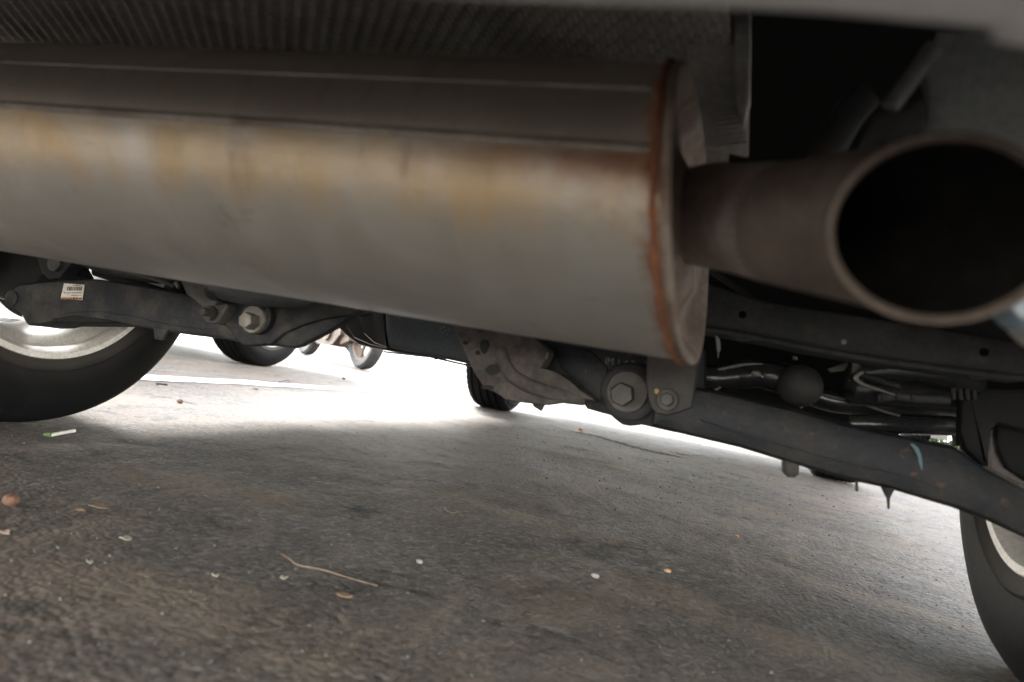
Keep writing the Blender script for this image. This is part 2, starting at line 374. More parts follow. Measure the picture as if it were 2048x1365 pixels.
# ------------------------------------------------------------------ wheels
TR, TW = .31, .19
def wheel(parent, loc, left, R0=TR, W0=TW, rr=.196, spokes=5, tyre_mat=None, rim_mat=None, steer=0, blocks=False):
    """built about its own hub: local +x is the outer face"""
    e = empty('wheel', loc, parent)
    e.rotation_euler.z = (PI if left else 0)+steer
    base = Vector(); q = e
    while q is not None: base += q.location; q = q.parent
    h = W0/2
    T = MB()
    g = .010
    pr = [(-h+.012, rr-.004), (-h+.004, rr+.006), (-h-.001, rr+.022), (-h-.0035, rr+.026), (-h-.001, rr+.030), (-h-.004, rr+(R0-rr)*.5), (-h+.001, R0-.030), (-h+.004, R0-.026), (-h+.006, R0-.017), (-h+.014, R0-.007), (-h+.024, R0-.003)]
    xs = [-h+.040, -h+.040+(W0-.08)/3, -h+.040+2*(W0-.08)/3, h-.040]
    for gx in xs: pr += [(gx-.005, R0), (gx-.0035, R0-g), (gx+.0035, R0-g), (gx+.005, R0)]
    pr += [(-a, b) for a, b in reversed(pr[:11])]
    T.lathe(pr, base, (1, 0, 0), 96, closed=True)
    # shoulder blocks: short lateral ribs round both shoulders
    for k in range(56 if blocks else 0):
        a = 2*PI*k/56
        for sgn in (-1, 1):
            c_, s_ = math.cos(a), math.sin(a); c2, s2 = math.cos(a+.075), math.sin(a+.075)
            x0, x1 = sgn*(h-.004), sgn*(h-.033); r0, r1, rb = R0-.0172, R0-.0042, R0-.025
            P = [(x0, r0), (x1, r1), (x1, rb), (x0, rb)]
            v = [base+Vector((x_, r_*cc, r_*ss)) for cc, ss in ((c_, s_), (c2, s2)) for x_, r_ in P]
            T.add(v, [(0,1,2,3), (4,7,6,5), (0,4,5,1), (1,5,6,2), (2,6,7,3), (3,7,4,0)])
    T.out('tyre', tyre_mat or rubber, e)
    K = MB()
    K.lathe([(-h+.004, rr+.010), (-h+.001, rr+.008), (-h+.002, rr), (-h+.012, rr-.006), (-h+.026, rr-.007), (-h+.040, rr-.022), (-h+.075, rr-.030), (0.02, rr-.033), (.055, rr-.026), (h-.010, rr-.006), (h-.002, rr), (h-.002, rr+.008),
             (h-.012, rr+.004), (.03, rr-.018), (-h+.05, rr-.012), (-h+.02, rr-.001)], base, (1, 0, 0), 96, closed=True)
    K.lathe([(.045, .0), (.045, .055), (.06, .07), (.072, .06), (.076, .03), (.076, 0)], base, (1, 0, 0), 32)
    for k in range(spokes):
        for off in (-.11, .11):
            a = 2*PI*k/spokes+off+.3
            d = Vector((0, math.cos(a), math.sin(a))); t = Vector((0, -math.sin(a), math.cos(a)))
            P = []
            for r_, wd, x0, x1 in ((.04, .014, .045, .070), (rr*.6, .012, .052, .078), (rr-.012, .016, .050, .080)):
                P.append([base+d*r_+t*wd+Vector((x0, 0, 0)), base+d*r_-t*wd+Vector((x0, 0, 0)), base+d*r_-t*wd*.7+Vector((x1, 0, 0)), base+d*r_+t*wd*.7+Vector((x1, 0, 0))])
            v = [q_ for r3 in P for q_ in r3]; f = [(3, 2, 1, 0), (8, 9, 10, 11)]
            for i in range(2):
                for j in range(4): f.append((i*4+j, i*4+(j+1) % 4, i*4+4+(j+1) % 4, i*4+4+j))
            K.add(v, f)
    K.out('rim', rim_mat or rimm, e)
    D = MB().lathe([(.0, .03), (.0, .128), (.022, .128), (.022, .03)], base, (1, 0, 0), 64, closed=True)
    D.lathe([(-.03, .0), (-.03, .05), (.044, .05), (.044, 0)], base, (1, 0, 0), 32)
    D.out('brake_disc', brake, e)
    return e

# ------------------------------------------------------------------ generic parked car (for the neighbours)
glass = plain('dark_glass', (.02, .024, .028), .08, 0, (.03, .033, .036), 3, .3, 0.)
lampm = plain('lamp_lens', (.75, .74, .7), .15, 0, (.6, .6, .58), 9, .4, 0.)
redlamp = plain('tail_lens', (.35, .02, .02), .2, 0, (.25, .015, .015), 9, .4, 0.)
trim = plain('black_trim', (.02, .02, .021), .6)
def car_paint(name, col): return plain(name, col, .28, .0, tuple(v*.9 for v in col), 6, .3, 0.0)
ROOF = [(-2.0, .62), (-2.02, .86), (-1.86, .98), (-1.62, 1.08), (-1.30, 1.38), (-.9, 1.47), (-.1, 1.48), (.35, 1.40), (.98, 1.0), (1.5, .93), (1.92, .80), (2.03, .60)]
def side_outline(wb2=1.275, zb=.27, lo_f=2.0, lo_r=-1.98):
    """lower edge of the body from tail to nose with the two wheel arches"""
    P = [(lo_r, .34)]
    for c_ in (-wb2, wb2):
        a0 = math.asin((zb-TR)/.37) if True else 0
        for k in range(13):
            t = PI-a0-(PI-2*a0)*k/12
            P.append((c_+.37*math.cos(t), TR+.37*math.sin(t)))
    P.append((lo_f, .30))
    return P
SUV = [(-2.0, .62), (-2.05, .95), (-1.97, 1.25), (-1.82, 1.60), (-1.2, 1.68), (.2, 1.66), (.95, 1.16), (1.6, 1.09), (1.97, .98), (2.04, .62)]
def parked_car(name, loc, rz, paint, label, group=None, suv=False):
    """y is forward in the car's own axes"""
    e = empty(name, (0, 0, 0)); tag(e, label, 'car', group)
    low = side_outline(); top = SUV if suv else ROOF
    hw = .86
    B = MB()
    def wid(z): return hw-.02*max(0, (.55-z))/.3 if z < .95 else hw-.02-(z-.95)*.42
    for s_ in (-1, 1):
        pts = low+[(y_, min(z_, .96)) for y_, z_ in reversed(top)]
        P = [Vector((s_*wid(z_), y_, z_)) for y_, z_ in pts]
        B.prism(P, (-s_*.06, 0, 0), .008)
    v = []; f = []
    for y_, z_ in top:
        ww = wid(z_)-.004
        for t in (-1, -.9, -.4, 0, .4, .9, 1): v.append((t*ww, y_, z_-(.03 if abs(t) == 1 else .008 if abs(t) == .9 else 0)))
    for i in range(len(top)-1):
        for j in range(6): f.append((i*7+j, i*7+j+1, i*7+8+j, i*7+7+j))
    B.add(v, f)
    B.box((-.8, -1.97, .3), (.8, -1.93, .8)); B.box((-.8, 1.93, .26), (.8, 1.98, .7)); B.box((-.62, -1.93, .28), (.62, 1.93, .36))
    B.out('body', paint, e)
    for s_ in (-1, 1):
        pts = [(-1.85, 1.05), (-1.72, 1.52), (-1.2, 1.60), (.15, 1.58), (.80, 1.15), (.85, 1.05)] if suv else [(-1.5, .985), (-1.25, 1.30), (-.9, 1.41), (-.1, 1.42), (.3, 1.34), (.85, 1.0)]
        MB().prism([Vector((s_*(wid(z_)+.006), y_, z_)) for y_, z_ in pts], (-s_*.03, 0, 0)).out('side_window', glass, e)
        MB().box((s_*.6-.18, 1.93, .62), (s_*.6+.18, 2.03, .76)).out('headlight', lampm, e)
        MB().box((s_*.66-.13, -2.05, .74), (s_*.66+.13, -1.95, .9)).out('tail_light', redlamp, e)
        MB().tube(smoothpath([(s_*.86, .75, 1.0), (s_*.95, .78, 1.04), (s_*1.02, .76, 1.05)]), [.03]*3+[.06]*5+[.07]*5, 10).out('mirror', paint, e)
    (wa, wb_), (ra, rb) = (((.27, 1.613), (.88, 1.207)), ((-1.84, 1.553), (-1.955, 1.285))) if suv else (((.42, 1.40), (.96, 1.035)), ((-1.33, 1.375), (-1.63, 1.10)))
    MB().prism([(-.60, wa[0], wa[1]), (.60, wa[0], wa[1]), (.74, wb_[0], wb_[1]), (-.74, wb_[0], wb_[1])], (0, .012, .02)).out('windscreen', glass, e)
    MB().prism([(-.58, ra[0], ra[1]), (.58, ra[0], ra[1]), (.70, rb[0], rb[1]), (-.70, rb[0], rb[1])], (0, -.02, .012)).out('rear_window', glass, e)
    MB().box((-.5, 1.97, .36), (.5, 2.02, .48)).out('grille', trim, e)
    for s_ in (-1, 1): MB().box((s_*.7-.09, 1.965, .225+.12), (s_*.7+.09, 1.995, .40)).out('fog_lamp_recess', trim, e)
    for s_ in (-1, 1):
        for wy in (-1.275, 1.275): wheel(e, (s_*.75, wy, TR), s_ < 0)
    e.location = loc; e.rotation_euler.z = rz
    return e
white_p = car_paint('white_paint', (.72, .72, .71)); grey_p = car_paint('grey_paint', (.30, .30, .31)); silver_p = car_paint('silver_paint', (.45, .45, .44))
parked_car('parked_car', (-3.15, 1.78, 0), 0, grey_p, 'grey parked car beyond the white line, its tyre showing past the left arm', suv=True)
parked_car('parked_car', (1.30, 7.9, 0), PI+R(24), white_p, 'white parked car with dark bumper slot, glimpsed through the gap above the spring arm')

# ------------------------------------------------------------------ the car overhead
CX, YA, WB = -.384, .84, 2.55
car = empty('hatchback_car', (CX, YA+WB/2, 0))
tag(car, 'car seen from underneath its tail, with a long weathered steel muffler and dark rear suspension', 'car')
wheel(car, (CX-.725, YA-.02, TR), True); wheel(car, (CX+.75, YA, TR), False)
wheel(car, (CX-.80, YA+WB, TR), True, steer=R(2), blocks=True); wheel(car, (CX+.75, YA+WB-.18, TR), False, steer=R(2), blocks=True)

# --- muffler: a deep oval can, long axis across the car
MY, MZ, MA, MBz = .448, .318, .148, .078
XE = -.0475
LEAN = lambda z_: -.13*(z_-.28)
def oval(t, a=MA, b=MBz, p=2.25):
    c_, s_ = math.cos(t), math.sin(t)
    return (MY+a*math.copysign(abs(c_)**(2/p), c_), MZ+b*math.copysign(abs(s_)**(2/p), s_))
muf = empty('muffler', (XE, MY, MZ), car)
muf['label'] = 'long oval steel muffler, golden heat stains below its seam and rust along the end weld'
NT = 96
def oval_loft(secs, mat, name, capA=True, capB=True):
    v = []; f = []
    for x_, sa, sb in secs:
        for k in range(NT):
            y_, z_ = oval(2*PI*k/NT, MA+sa, MBz+sb); v.append((x_+(LEAN(z_) if x_ > XE-.2 else 0), y_, z_))
    for i in range(len(secs)-1):
        for k in range(NT):
            j = (k+1) % NT; f.append((i*NT+k, i*NT+j, (i+1)*NT+j, (i+1)*NT+k))
    if capA: f.append(tuple(range(NT)))
    if capB: f.append(tuple(range((len(secs)-1)*NT, len(secs)*NT)))
    return new_obj(name, v, f, mat, muf)
oval_loft([(XE-.78, -.02, -.02), (XE-.775, -.004, -.004), (XE-.765, 0, 0), (XE-.45, .0006, .0008), (XE-.3, 0, 0), (XE-.1, .0004, .0003), (XE-.006, 0, 0), (XE-.0045, .0008, .0008), (XE-.001, .0016, .0016), (XE+.001, .0008, .0008), (XE+.0015, 0, 0)], muf_m, 'shell', True, False)
oval_loft([(XE+.001, .0004, .0004), (XE+.0025, .0014, .0014), (XE+.0042, .0018, .0018), (XE+.0058, .0008, .0008), (XE+.006, -.001, -.001), (XE+.005, -.004, -.004), (XE+.001, -.008, -.008), (XE-.004, -.013, -.013), (XE-.006, -.02, -.02), (XE-.003, -.045, -.035), (XE+.004, -.06, -.047), (XE+.004, -.1, -.07)], cap_m, 'end_cap', False, True)
# weld bead round the end
W_ = []
for k in range(NT+1):
    y_, z_ = oval(2*PI*k/NT, MA+.0012, MBz+.0012); W_.append(Vector((XE-.0015+LEAN(z_)+random.uniform(-.0006, .0006), y_, z_)))
MB().tube(W_, [random.uniform(.0012, .0022) for _ in W_], 6).out('weld_bead', rustm, muf)
# rolled seam along the nose and the shallow crease above it
SY, SZ = MY-MA, MZ
MB().prism([(XE-.76, SY+.004, SZ+.0045), (XE-.76, SY-.0012, SZ+.0035), (XE-.76, SY-.0022, SZ+.001), (XE-.76, SY-.0014, SZ-.0012), (XE-.76, SY+.004, SZ-.0018)], (.752, 0, 0)).out('seam', seam_m, muf)
t1 = PI-.36
MB().tube([(XE-.76, *oval(t1, MA-.0004, MBz-.0004)), (XE-.014, *oval(t1, MA+.0005, MBz+.0005))], .0010, 8).out('crease', seam_m, muf)
# --- tail pipe and tip
tp = [aD(1352, 440, .50), aD(1410, 432, .405), aD(1470, 436, .365), aD(1560, 446, .318), aD(1660, 455, .283), aD(1760, 464, .256)]
tp = smoothpath(tp, 8)
rad = np.interp(np.linspace(0, 1, len(tp)), [0, .25, .5, .75, .9, 1], [.0285, .0285, .0270, .0268, .0285, .0295])
# slash-cut opening: the end of the pipe sheared to face back towards the open air, doubled over into a lip
c0 = aD(1884, 462, .236); nrm = (EYE-c0).normalized(); nrm = (nrm+Vector((.25, 0, -.05))).normalized()
axd = (tp[-1]-tp[-6]).normalized()
eu = Vector((0, 0, 1)).cross(nrm).normalized(); ev = nrm.cross(eu)
def ell(sx, sy, c_, n=64): return [c_+eu*math.cos(2*PI*k/n)*sx+ev*math.sin(2*PI*k/n)*sy for k in range(n)]
RXm, RYm = .0345, .0305
T = MB(); rings = []
n = 64
tend = tp[-1]; tang = axd
i0 = len(tp)-14
def pring(i, k):
    tg = (tp[i+1]-tp[i-1]).normalized(); d = eu*math.cos(2*PI*k/n)+ev*math.sin(2*PI*k/n); d = (d-tg*d.dot(tg)).normalized(); return tp[i]+d*float(rad[i])
start = [pring(i0, k) for k in range(n)]; st2 = [pring(i0-2, k) for k in range(n)]
goal = ell(RXm, RYm, c0-nrm*.004)
rings = [st2, start]
for h_ in (.2, .4, .6, .75, .88, .96):
    e_ = h_*h_*(3-2*h_)*.35+h_*.65
    rings.append([a.lerp(b, e_) for a, b in zip(start, goal)])
rings += [[q+(q-c0).normalized()*.0010 for q in ell(RXm, RYm, c0-nrm*.0038)], [q+(q-c0).normalized()*.0012 for q in ell(RXm, RYm, c0-nrm*.0030)], ell(RXm+.0012, RYm+.0012, c0-nrm*.0010), ell(RXm+.0012, RYm+.0012, c0-nrm*.0015), ell(RXm+.0008, RYm+.0008, c0+nrm*.0005), ell(RXm-.0010, RYm-.0010, c0+nrm*.0008), ell(RXm-.0022, RYm-.0022, c0-nrm*.0012)]
v = [q for r_ in rings for q in r_]; f = []
for i in range(len(rings)-1):
    for k in range(n): f.append((i*n+k, i*n+(k+1) % n, (i+1)*n+(k+1) % n, (i+1)*n+k))
T.add(v, f).out('exhaust_tip', tip_m, muf)
tp_cut = tp[:i0]
MB().tube(tp_cut, list(map(float, rad[:i0])), 48, caps=False).out('tail_pipe', pipe_m, muf)
inn = [ell(RXm-.0022, RYm-.0022, c0-nrm*.0012), [a+(tend-c0)*.5 for a in ell(RXm-.004, RYm-.003, c0-nrm*.005)], [tp[-6]+(q-c0)*.8 for q in ell(RXm-.004, RYm-.003, c0)], [tp[-20]+(q-c0)*.75 for q in ell(RXm-.004, RYm-.003, c0)]]
v = [q for r_ in inn for q in r_]; f = [tuple(range(3*n, 4*n))]
for i in range(3):
    for k in range(n): f.append((i*n+k, i*n+(k+1) % n, (i+1)*n+(k+1) % n, (i+1)*n+k))
new_obj('pipe_bore', v, f, soot_hole_black, muf)

# --- heat shield over the muffler: embossed sheet with slanting ribs and a folded end flange
def shield():
    zs = .462; x0, x1, y0, y1 = -1.0, -.050, .27, .72
    nx, ny = 560, 60; v = []; f = []
    for j in range(ny+1):
        for i in range(nx+1):
            x_ = x0+(x1-x0)*i/nx; y_ = y0+(y1-y0)*j/ny
            q = (x_+.75*(y_-.5))/.0135
            z_ = zs+.0022*math.sin(2*PI*q)+.006*vn1(x_*5, y_*4)-.10*max(0, (y_-.56)/.16)**2+.03*max(0, (.34-y_)/.07)
            v.append((x_, y_, z_))
    for j in range(ny):
        for i in range(nx): a = j*(nx+1)+i; f.append((a, a+1, a+nx+2, a+nx+1))
    return new_obj('heat_shield', v, f, shieldm, car)
def vn1(x, y): return float(vnoise(np.array([x]), np.array([y]), 1., 77)[0])
sh = shield(); sh['label'] = 'ribbed aluminium heat shield above the muffler'
fl = plate('end_flange', [(1372, 20), (1500, 20), (1499, 180), (1496, 312), (1440, 300), (1378, 290)], .50, .004, shieldm, sh, .001)
plate('flange_lip', [(1468, 30), (1503, 30), (1501, 200), (1488, 250), (1470, 200)], .488, .009, shieldm, sh, .002)
R_ = MB()
for k in range(11):
    a = aY(1436+3*math.sin(k), 195+k*10, .499); b = aY(1494, 178+k*10+9, .499); R_.tube([a, b], .0009, 6)
R_.out('embossed_ribs', shieldm, sh)

# --- rear bumper: the camera looks up past its lower lip
edge = [aZ(x, y, .300) for x, y in ((250, -60), (650, 2), (1000, 27), (1500, 46), (1760, 66), (2048, 100), (2300, 160))]
edge = [Vector((-1.15, -.03, .30))]+[Vector((q.x, q.y, .30)) for q in edge]+[Vector((.42, .26, .30))]
edge = sorted(edge, key=lambda q: q.x)
edge = smoothpath(edge, 6)
v = []; f = []
prof = [(-.012, .05), (-.006, .010), (-.002, .003), (.0, -.001), (.004, -.003), (.012, -.0035), (.03, -.001)]     # (towards the tail, down from .30)
for q in edge:
    for a, dz in ((-.002, .055), (0., .010), (-.001, .004), (-.004, .001), (-.009, 0.), (-.03, .001)): v.append((q.x, q.y+a, .30+dz))
    s_ = (q.x-CX)/.86; yb = -.24+.10*abs(s_)**3
    for y_, z_ in ((yb+.03, .305), (yb+.008, .312), (yb, .33), (yb-.03, .45), (yb-.03, .60), (yb-.005, .72), (yb+.03, .80)): v.append((q.x, y_, z_))
n = 13
for i in range(len(edge)-1):
    for k in range(n-1): f.append((i*n+k, i*n+k+1, (i+1)*n+k+1, (i+1)*n+k))
bp = new_obj('rear_bumper', v, f, bump_m, car); bp['label'] = 'grey plastic lower lip of the rear bumper, out of focus'
# --- floor pans and body shell
own = lambda y_: y_ if y_ > -1.28 else -1.28+(y_+1.28)*1.45
MB().box((CX-.80, -.22, .56), (CX+.80, 1.15, .60)).out('boot_floor', black, car)
MB().box((CX-.62, 1.15, .34), (CX+.62, 4.1, .38)).box((CX-.62, 1.12, .38), (CX+.62, 1.15, .60)).out('floor_pan', black, car)
low = side_outline(zb=.30)
for s_ in (-1, 1):
    pts = [(-1.72, .20)]+low[1:]+[(2.03, .60), (1.92, .80), (1.5, .93), (.98, .97), (-1.86, .97), (-2.02, .86), (-2.0, .20)]
    P = [Vector((CX+s_*.86, YA+1.275+(own(y_) if y_ < -1.8 else y_), z_)) for y_, z_ in pts]
    o = MB().prism(P, (-s_*.05, 0, 0), .006).out('side_panel', silver_p, car)
    for wy in (YA, YA+WB):
        v = []; f = []
        for k in range(17):
            t = PI*k/16+.0
            for xx in (.50, .82): v.append((CX+s_*xx, wy+.375*math.cos(t), TR+.365*math.sin(t)))
        for k in range(16): f.append((2*k, 2*k+1, 2*k+3, 2*k+2))
        f.append(tuple(range(0, 34, 2)))
        if wy > 2: new_obj('arch_liner', v, f, black, car)
        else: new_obj('arch_liner', v, f[:-1], black, car)
    MB().prism([Vector((CX+s_*(.85-(z_-.95)*.4), YA+1.275+y_, z_)) for y_, z_ in [(-1.62, .985), (-1.25, 1.32), (-.9, 1.42), (-.1, 1.43), (.3, 1.35), (.9, .985)]], (-s_*.03, 0, 0)).out('side_window', glass, car)
v = []; f = []
rf = [(own(y_), z_) for y_, z_ in [(-2.0, .72)]+ROOF[1:]]
for y_, z_ in rf:
    ww = .845-max(0, z_-.95)*.4
    for t in (-1, -.9, -.4, 0, .4, .9, 1): v.append((CX+t*ww, YA+1.275+y_, z_-(.03 if abs(t) == 1 else .008 if abs(t) == .9 else 0)))
for i in range(len(rf)-1):
    for j in range(6): f.append((i*7+j, i*7+j+1, i*7+8+j, i*7+7+j))
new_obj('roof', v, f, silver_p, car)
MB().box((CX-.8, YA+1.275+1.92, .30), (CX+.8, YA+1.275+2.0, .62)).out('front_bumper', silver_p, car)
MB().box((CX-.55, YA+1.275+1.2, .30), (CX+.55, YA+1.275+1.9, .34)).out('engine_tray', black, car)

# --- left lower arm with its paper sticker
LA = plate('lower_arm', [(16, 592), (23, 578), (32, 570), (79, 564), (112, 562), (185, 557), (246, 566), (308, 576), (380, 590), (470, 600), (470, 683), (437, 676), (334, 664), (306, 659), (260, 652), (234, 646), (95, 645), (79, 649), (51, 650), (39, 630), (26, 620), (18, 603)], .74, .055, arm_m, car, .006)
LA['label'] = 'dark left lower arm carrying a small pale barcode sticker'
plate('lower_tab', [(306, 655), (336, 660), (331, 668), (325, 681), (309, 679)], .739, .004, arm_m, LA, .001)
plate('pressed_channel', [(105, 637), (150, 630), (215, 640), (255, 649), (232, 645.5), (100, 644)], .7385, .004, black, LA, .0008)
for (x, y, r_) in ((24, 598, .012),):
    MB().lathe([(-.004, 0), (-.004, r_*.6), (-.002, r_), (.006, r_)], aY(x, y, .74), (0, 1, 0), 24).out('pivot', arm_m, LA)
st = plate('sticker', [(128, 567), (169, 570), (164, 601), (121, 598)], .7385, .0005, paintw, LA, 0)
I_ = MB()
def quad(mb, x0, y0, x1, y1, Y): mb.prism(outline([(x0, y0), (x1, y0+(x1-x0)*.07), (x1-(y1-y0)*.17, y1+(x1-x0)*.07), (x0-(y1-y0)*.17, y1)], Y), (0, .0003, 0))
x = 135.
while x < 164.5:
    w_ = random.choice((.8, 1.3, 2.0)); quad(I_, x, 573.6, min(x+w_, 165.5), 581.5, .7381); x += w_+random.choice((.7, 1.1, 1.6))
for y0, xa, xb in ((570., 146, 160), (585.2, 128, 163), (590.2, 143, 163)):
    x = float(xa)
    while x < xb: w_ = random.uniform(1.5, 3.4); quad(I_, x, y0, min(x+w_, xb+1), y0+1.9, .7381); x += w_+random.uniform(.8, 2.)
I_.out('barcode_print', ink, st) if False else I_.out('barcode_print', ink, LA)
Rr_ = MB()
x = 121.5
while x < 163: w_ = random.uniform(1, 3.5); quad(Rr_, x, 597-random.uniform(.5, 2.5), x+w_, 599.8, .7380); x += w_+random.uniform(.2, 1.4)
Rr_.out('rust_stain', rustm, LA)

# --- pivot plate and bolt, left
def bolt(parent, x, y, Y, rw, rh, dx=0, dy=0, mat=boltm):
    c_ = aY(x, y, Y)
    MB().lathe([(.004, 0), (.004, rw*.94), (.002, rw), (-.003, rw), (-.005, rw*.93), (-.0055, rw*.6), (-.0055, 0)], c_, (0, 1, 0), 40).out('washer', mat, parent)
    c2 = aY(x+dx, y+dy, Y-.006)
    MB().lathe([(.002, 0), (.002, rh), (-.013, rh), (-.0155, rh*.88), (-.016, 0)], c2, (-.06, 1, -.02), 6).out('bolt_head', mat, parent)
barm = plain('roll_bar_paint', (.055, .06, .064), .5, 0, (.09, .085, .078), 20, .5)
PL = plate('pivot_plate', [(436, 592), (448, 580), (520, 585), (600, 575), (720, 590), (735, 618), (700, 636), (673, 652), (654, 664), (600, 692), (583, 696), (549, 692), (522, 691), (494, 693), (477, 688), (452, 658), (442, 647)], .70, .010, arm_m, car, .006)
plate('raised_web', [(560, 612), (640, 602), (735, 612), (700, 630), (640, 640), (600, 652), (565, 668), (540, 690), (528, 688), (545, 655)], .694, .008, arm_m, PL, .003)
MB().lathe([(.004, 0), (.004, .021), (-.004, .021), (-.006, .019), (-.006, 0)], aY(516, 634, .695), (0, 1, 0), 40).out('bush', hubber, PL)
bolt(PL, 510, 640, .689, .0165, .0098, -4, 4)
# roll bar clamp and bar, left
CL = plate('bar_clamp', [(352, 545), (372, 535), (436, 545), (437, 600), (428, 612), (452, 606), (456, 612), (440, 640), (426, 648), (408, 644), (402, 625), (400, 612), (385, 600), (370, 590)], .685, .03, clampm, car, .005)
bolt(CL, 421, 627, .682, .0085, .0052, 1, 0, cast)
MB().tube(smoothpath([aY(425, 572, .672), aY(470, 582, .672), aY(520, 590, .674), aY(570, 592, .684), aY(640, 596, .71)]), .0135, 20).out('roll_bar', barm, car)
MB().tube([aY(430, 573, .675), aY(450, 577, .675)], .0165, 20).out('roll_bar_bush', hubber, car)
# links and hoses above the left arm
MB().tube([aY(192, 543, .80), aY(330, 588, .80)], .0075, 14).out('toe_link', black, car)
MB().tube(smoothpath([aY(172, 522, .76), aY(205, 534, .76), aY(265, 548, .76), (aY(330, 556, .76))]), [.009]*19, 16).out('roll_bar_arm', arm_m, car)
MB().tube(smoothpath([aY(235, 540, .70), aY(300, 556, .70), aY(345, 572, .70)]), .0022, 8).out('brake_pipe', clampm, car)
plate('shackle', [(345, 566), (352, 562), (356, 570), (354, 578), (349, 572)], .69, .004, boltm, car, .001)
# hub carrier and spring seat on the left
KN = plate('hub_carrier', [(-40, 440), (60, 470), (75, 500), (95, 540), (70, 566), (30, 575), (16, 592), (-5, 596), (-40, 590)], .78, .08, black, car, .01)
KB = plate('shock_bracket', [(50, 470), (150, 495), (140, 530), (118, 557), (95, 560), (80, 545), (72, 520)], .76, .02, arm_dk, car, .005)
MB().lathe([(.01, 0), (.01, .012), (-.004, .012), (-.006, .009), (-.006, 0)], aY(112, 527, .757), (0, 1, 0), 24).out('shock_bolt', clampm, KB)
MB().tube([aY(125, 560, .83), aY(165, 470, .86)], .02, 20).out('spring_perch', black, car)

# --- fuel tank panel with its layered edge, middle
TK = plate('fuel_tank', [(762, 560), (960, 560), (1000, 640), (990, 745), (940, 729), (860, 712), (790, 699), (770, 694), (763, 660)], 1.10, .42, tank_m, car, .02)
TK['label'] = 'smooth blue-grey fuel tank wall between the two arms'
plate('tray_layer', [(640, 560), (770, 560), (772, 695), (745, 686), (725, 668), (716, 645), (716, 630), (740, 626)], 1.13, .30, layer_m, TK, .008)
plate('tray_layer', [(640, 560), (768, 560), (771, 697), (738, 690), (705, 676), (690, 655), (683, 630)], 1.19, .30, layer_m, TK, .008)
plate('tray_layer', [(620, 560), (768, 560), (771, 701), (745, 697), (715, 690), (690, 672), (668, 650), (655, 630)], 1.26, .30, layer_m, TK, .008)
MB().tube([aY(768, 704, 1.55), aY(860, 714, 1.55), aY(945, 733, 1.5)], .0022, 8).out('fuel_line', tank_m, TK)
for (x, y) in ((835, 712), (872, 718)): MB().tube([aY(x, y-8, 1.5), aY(x, y+1.5, 1.5)], .004, 8).out('line_clip', trim, TK)
marks = MB()
for x, y in ((792, 630), (797, 634), (801, 630), (880, 655), (886, 653), (890, 660), (897, 658), (884, 664), (893, 668)):
    marks.prism(outline([(x, y), (x+3, y+.6), (x+2.4, y+4), (x-.6, y+3.4)], 1.0985), (0, .0005, 0))
tag(marks.out('moulded_marks', panel_g, TK), kind='stuff')

# --- dusty casting in the middle
CB = plate('cast_bracket', [(896, 630), (1010, 640), (1070, 676), (1096, 700), (1098, 708), (1088, 728), (1082, 736), (1108, 742), (1135, 758), (1165, 783), (1193, 802), (1158, 799), (1120, 806), (1087, 811), (1061, 808), (1043, 806), (1010, 800), (990, 786), (967, 776), (947, 746), (925, 700)], .71, .022, cast, car, .0035)
CB['label'] = 'dusty brown cast bracket with dark pits, hanging between tank and right bolt'
plate('lower_tab', [(1058, 796), (1090, 796), (1087, 812), (1081, 823), (1066, 814)], .725, .005, arm_m, CB, .002)
pits = MB()
for (x, y, a, b) in ((968, 692, 9, 15), (985, 740, 15, 12), (930, 686, 5, 4), (955, 706, 5, 5), (975, 775, 12, 5), (960, 660, 5, 4), (1000, 725, 6, 5)):
    pits.prism([aY(x+a*(.8+.3*random.random())*math.cos(t), y+b*(.8+.3*random.random())*math.sin(t), .7085) for t in np.linspace(0, 2*PI, 12, endpoint=False)], (0, .003, 0))
pits.out('pits', black, CB)
MB().tube(smoothpath([aY(1000, 700, .712), aY(1020, 745, .712), aY(1060, 772, .712), aY(1120, 790, .714), aY(1170, 797, .72)]), .008, 14).out('cast_rib', cast, CB)
MB().tube([aY(1092, 718, .708), aY(1096, 706, .708)], .0009, 6).out('crack_light', boltm, CB)  # pale sliver standing in for light through the crack

